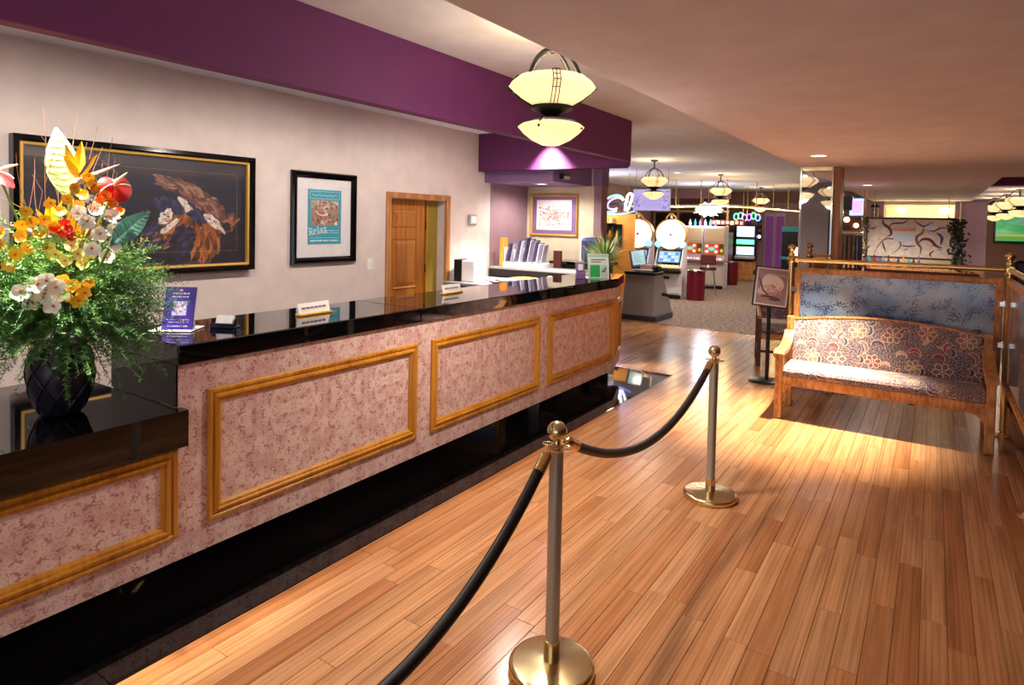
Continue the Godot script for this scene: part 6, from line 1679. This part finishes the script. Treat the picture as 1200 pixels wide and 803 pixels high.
	part("blue_frame", MB.new().box(Vector3(0.05, 2.0, 0.02), Vector3(0.17, 0.24, 0.02), 0.004), M["neon_blue"], t)
	part("pink_panel", MB.new().box(Vector3(0.06, 2.0, 0.035), Vector3(0.13, 0.18, 0.01), 0.003), M["neon_pink"], t)
	for k in 4: part("slat", MB.new().span(Vector3(-0.12 + k * 0.055, 0.9, 0.02), Vector3(-0.09 + k * 0.055, 1.60, 0.0), 0.003), [M["wall_brown"], M["black"], M["walnut"], M["steel_blue"]][k], t)
	part("blue_panel", MB.new().span(Vector3(0.08, 0.9, 0.02), Vector3(0.14, 1.60, 0.0)), M["steel_blue"], t)
	part("base_cabinet", MB.new().span(Vector3(-0.16, 0, 0.1), Vector3(0.16, 0.9, -0.2), 0.005), M["walnut"], t)
	t = thing("ivy_post", "post wound with green ivy left of the ribbon glass", "post", Vector3(-0.94, 0, -11.75))
	part("post", MB.new().span(Vector3(-0.02, 0, 0.02), Vector3(0.02, 2.32, -0.02), 0.003), M["gold_paint"], t)
	var iv := MB.new(); iv.use_col = true
	for k in 380:
		var h := 1.05 + r.randf() * 0.85
		iv.tint = [Color(0.02, 0.07, 0.05), Color(0.05, 0.14, 0.08), Color(0.20, 0.20, 0.14), Color(0.16, 0.03, 0.05)][k % 4]
		leaf(iv, Vector3(r.randfn(0, 0.035), h, r.randfn(0, 0.03)), Vector3(r.randf() - 0.5, r.randf() - 0.5, r.randf()), Vector3(0, 0.4, 1), 0.045, 0.03, 0, 3)
	part("ivy", iv, gm, t, "stuff")
	t = thing("lantern", "grey square lantern hanging above the ribbon glass's left end", "lantern", Vector3(-0.84, 2.0, -12.3))
	part("cage", MB.new().span(Vector3(-0.05, -0.12, 0.05), Vector3(0.05, 0.06, -0.05), 0.006), M["grey"], t)
	part("cap", MB.new().lathe([Vector2(0.08, 0.06), Vector2(0.02, 0.12), Vector2(0, 0.12)], 4), M["black"], t)
	part("chain", MB.new().tube([Vector3(0, 0.12, 0), Vector3(0, 0.32, 0)], 0.005, 5), M["black"], t)
	# television and the far dining wall
	p = Paint.new(160, 90, Color(0.30, 0.68, 0.38))
	for k in 30: p.ell(r.randf() * 160, r.randf() * 60, r.randf_range(10, 30), r.randf_range(4, 10), [Color(0.42, 0.75, 0.48), Color(0.55, 0.80, 0.62), Color(0.30, 0.60, 0.36)][k % 3], 0.1, 0.5)
	p.rect(0, 66, 160, 8, Color(0.72, 0.72, 0.30)); p.rect(0, 78, 160, 6, Color(0.45, 0.62, 0.25))
	p.ell(80, 26, 30, 14, Color(0.50, 0.62, 0.56), 0.2, 0.7)
	t = thing("television", "wall television showing a green playing field behind the pendants", "television", Vector3(2.05, 1.80, -21.46))
	part("bezel", MB.new().box(Vector3(0, 0, 0), Vector3(1.42, 0.78, 0.08), 0.01), M["black"], t)
	b = MB.new()
	b.quad(Vector3(-0.67, -0.35, 0.042), Vector3(0.67, -0.35, 0.042), Vector3(0.67, 0.35, 0.042), Vector3(-0.67, 0.35, 0.042))
	part("screen", b, screen("tv_picture", p.tex(), 0.8), t)
	part("wall_bracket", MB.new().box(Vector3(0, 0, -0.07), Vector3(0.2, 0.2, 0.08)), M["black"], t)
	# dark booth back by the partition corner
	t = thing("booth_seat", "dark maroon booth back behind the right-hand partition", "seat", Vector3(0.86, 0.004, -7.6))
	part("back", MB.new().box(Vector3(0, 0.98, 0), Vector3(0.45, 0.90, 0.12), 0.03), mat("booth", Color(0.14, 0.04, 0.06), 0.4), t)
	part("seat", MB.new().box(Vector3(0, 0.27, -0.25), Vector3(0.45, 0.52, 0.5), 0.03), M["booth"], t)

func _ready() -> void:
	setup()
	materials()
	shell()
	lamps()
	counter()
	stanchions()
	bench()
	partition()
	decor()
	counter_items()
	flowers()
	sign_and_chair()
	casino()
	dining()
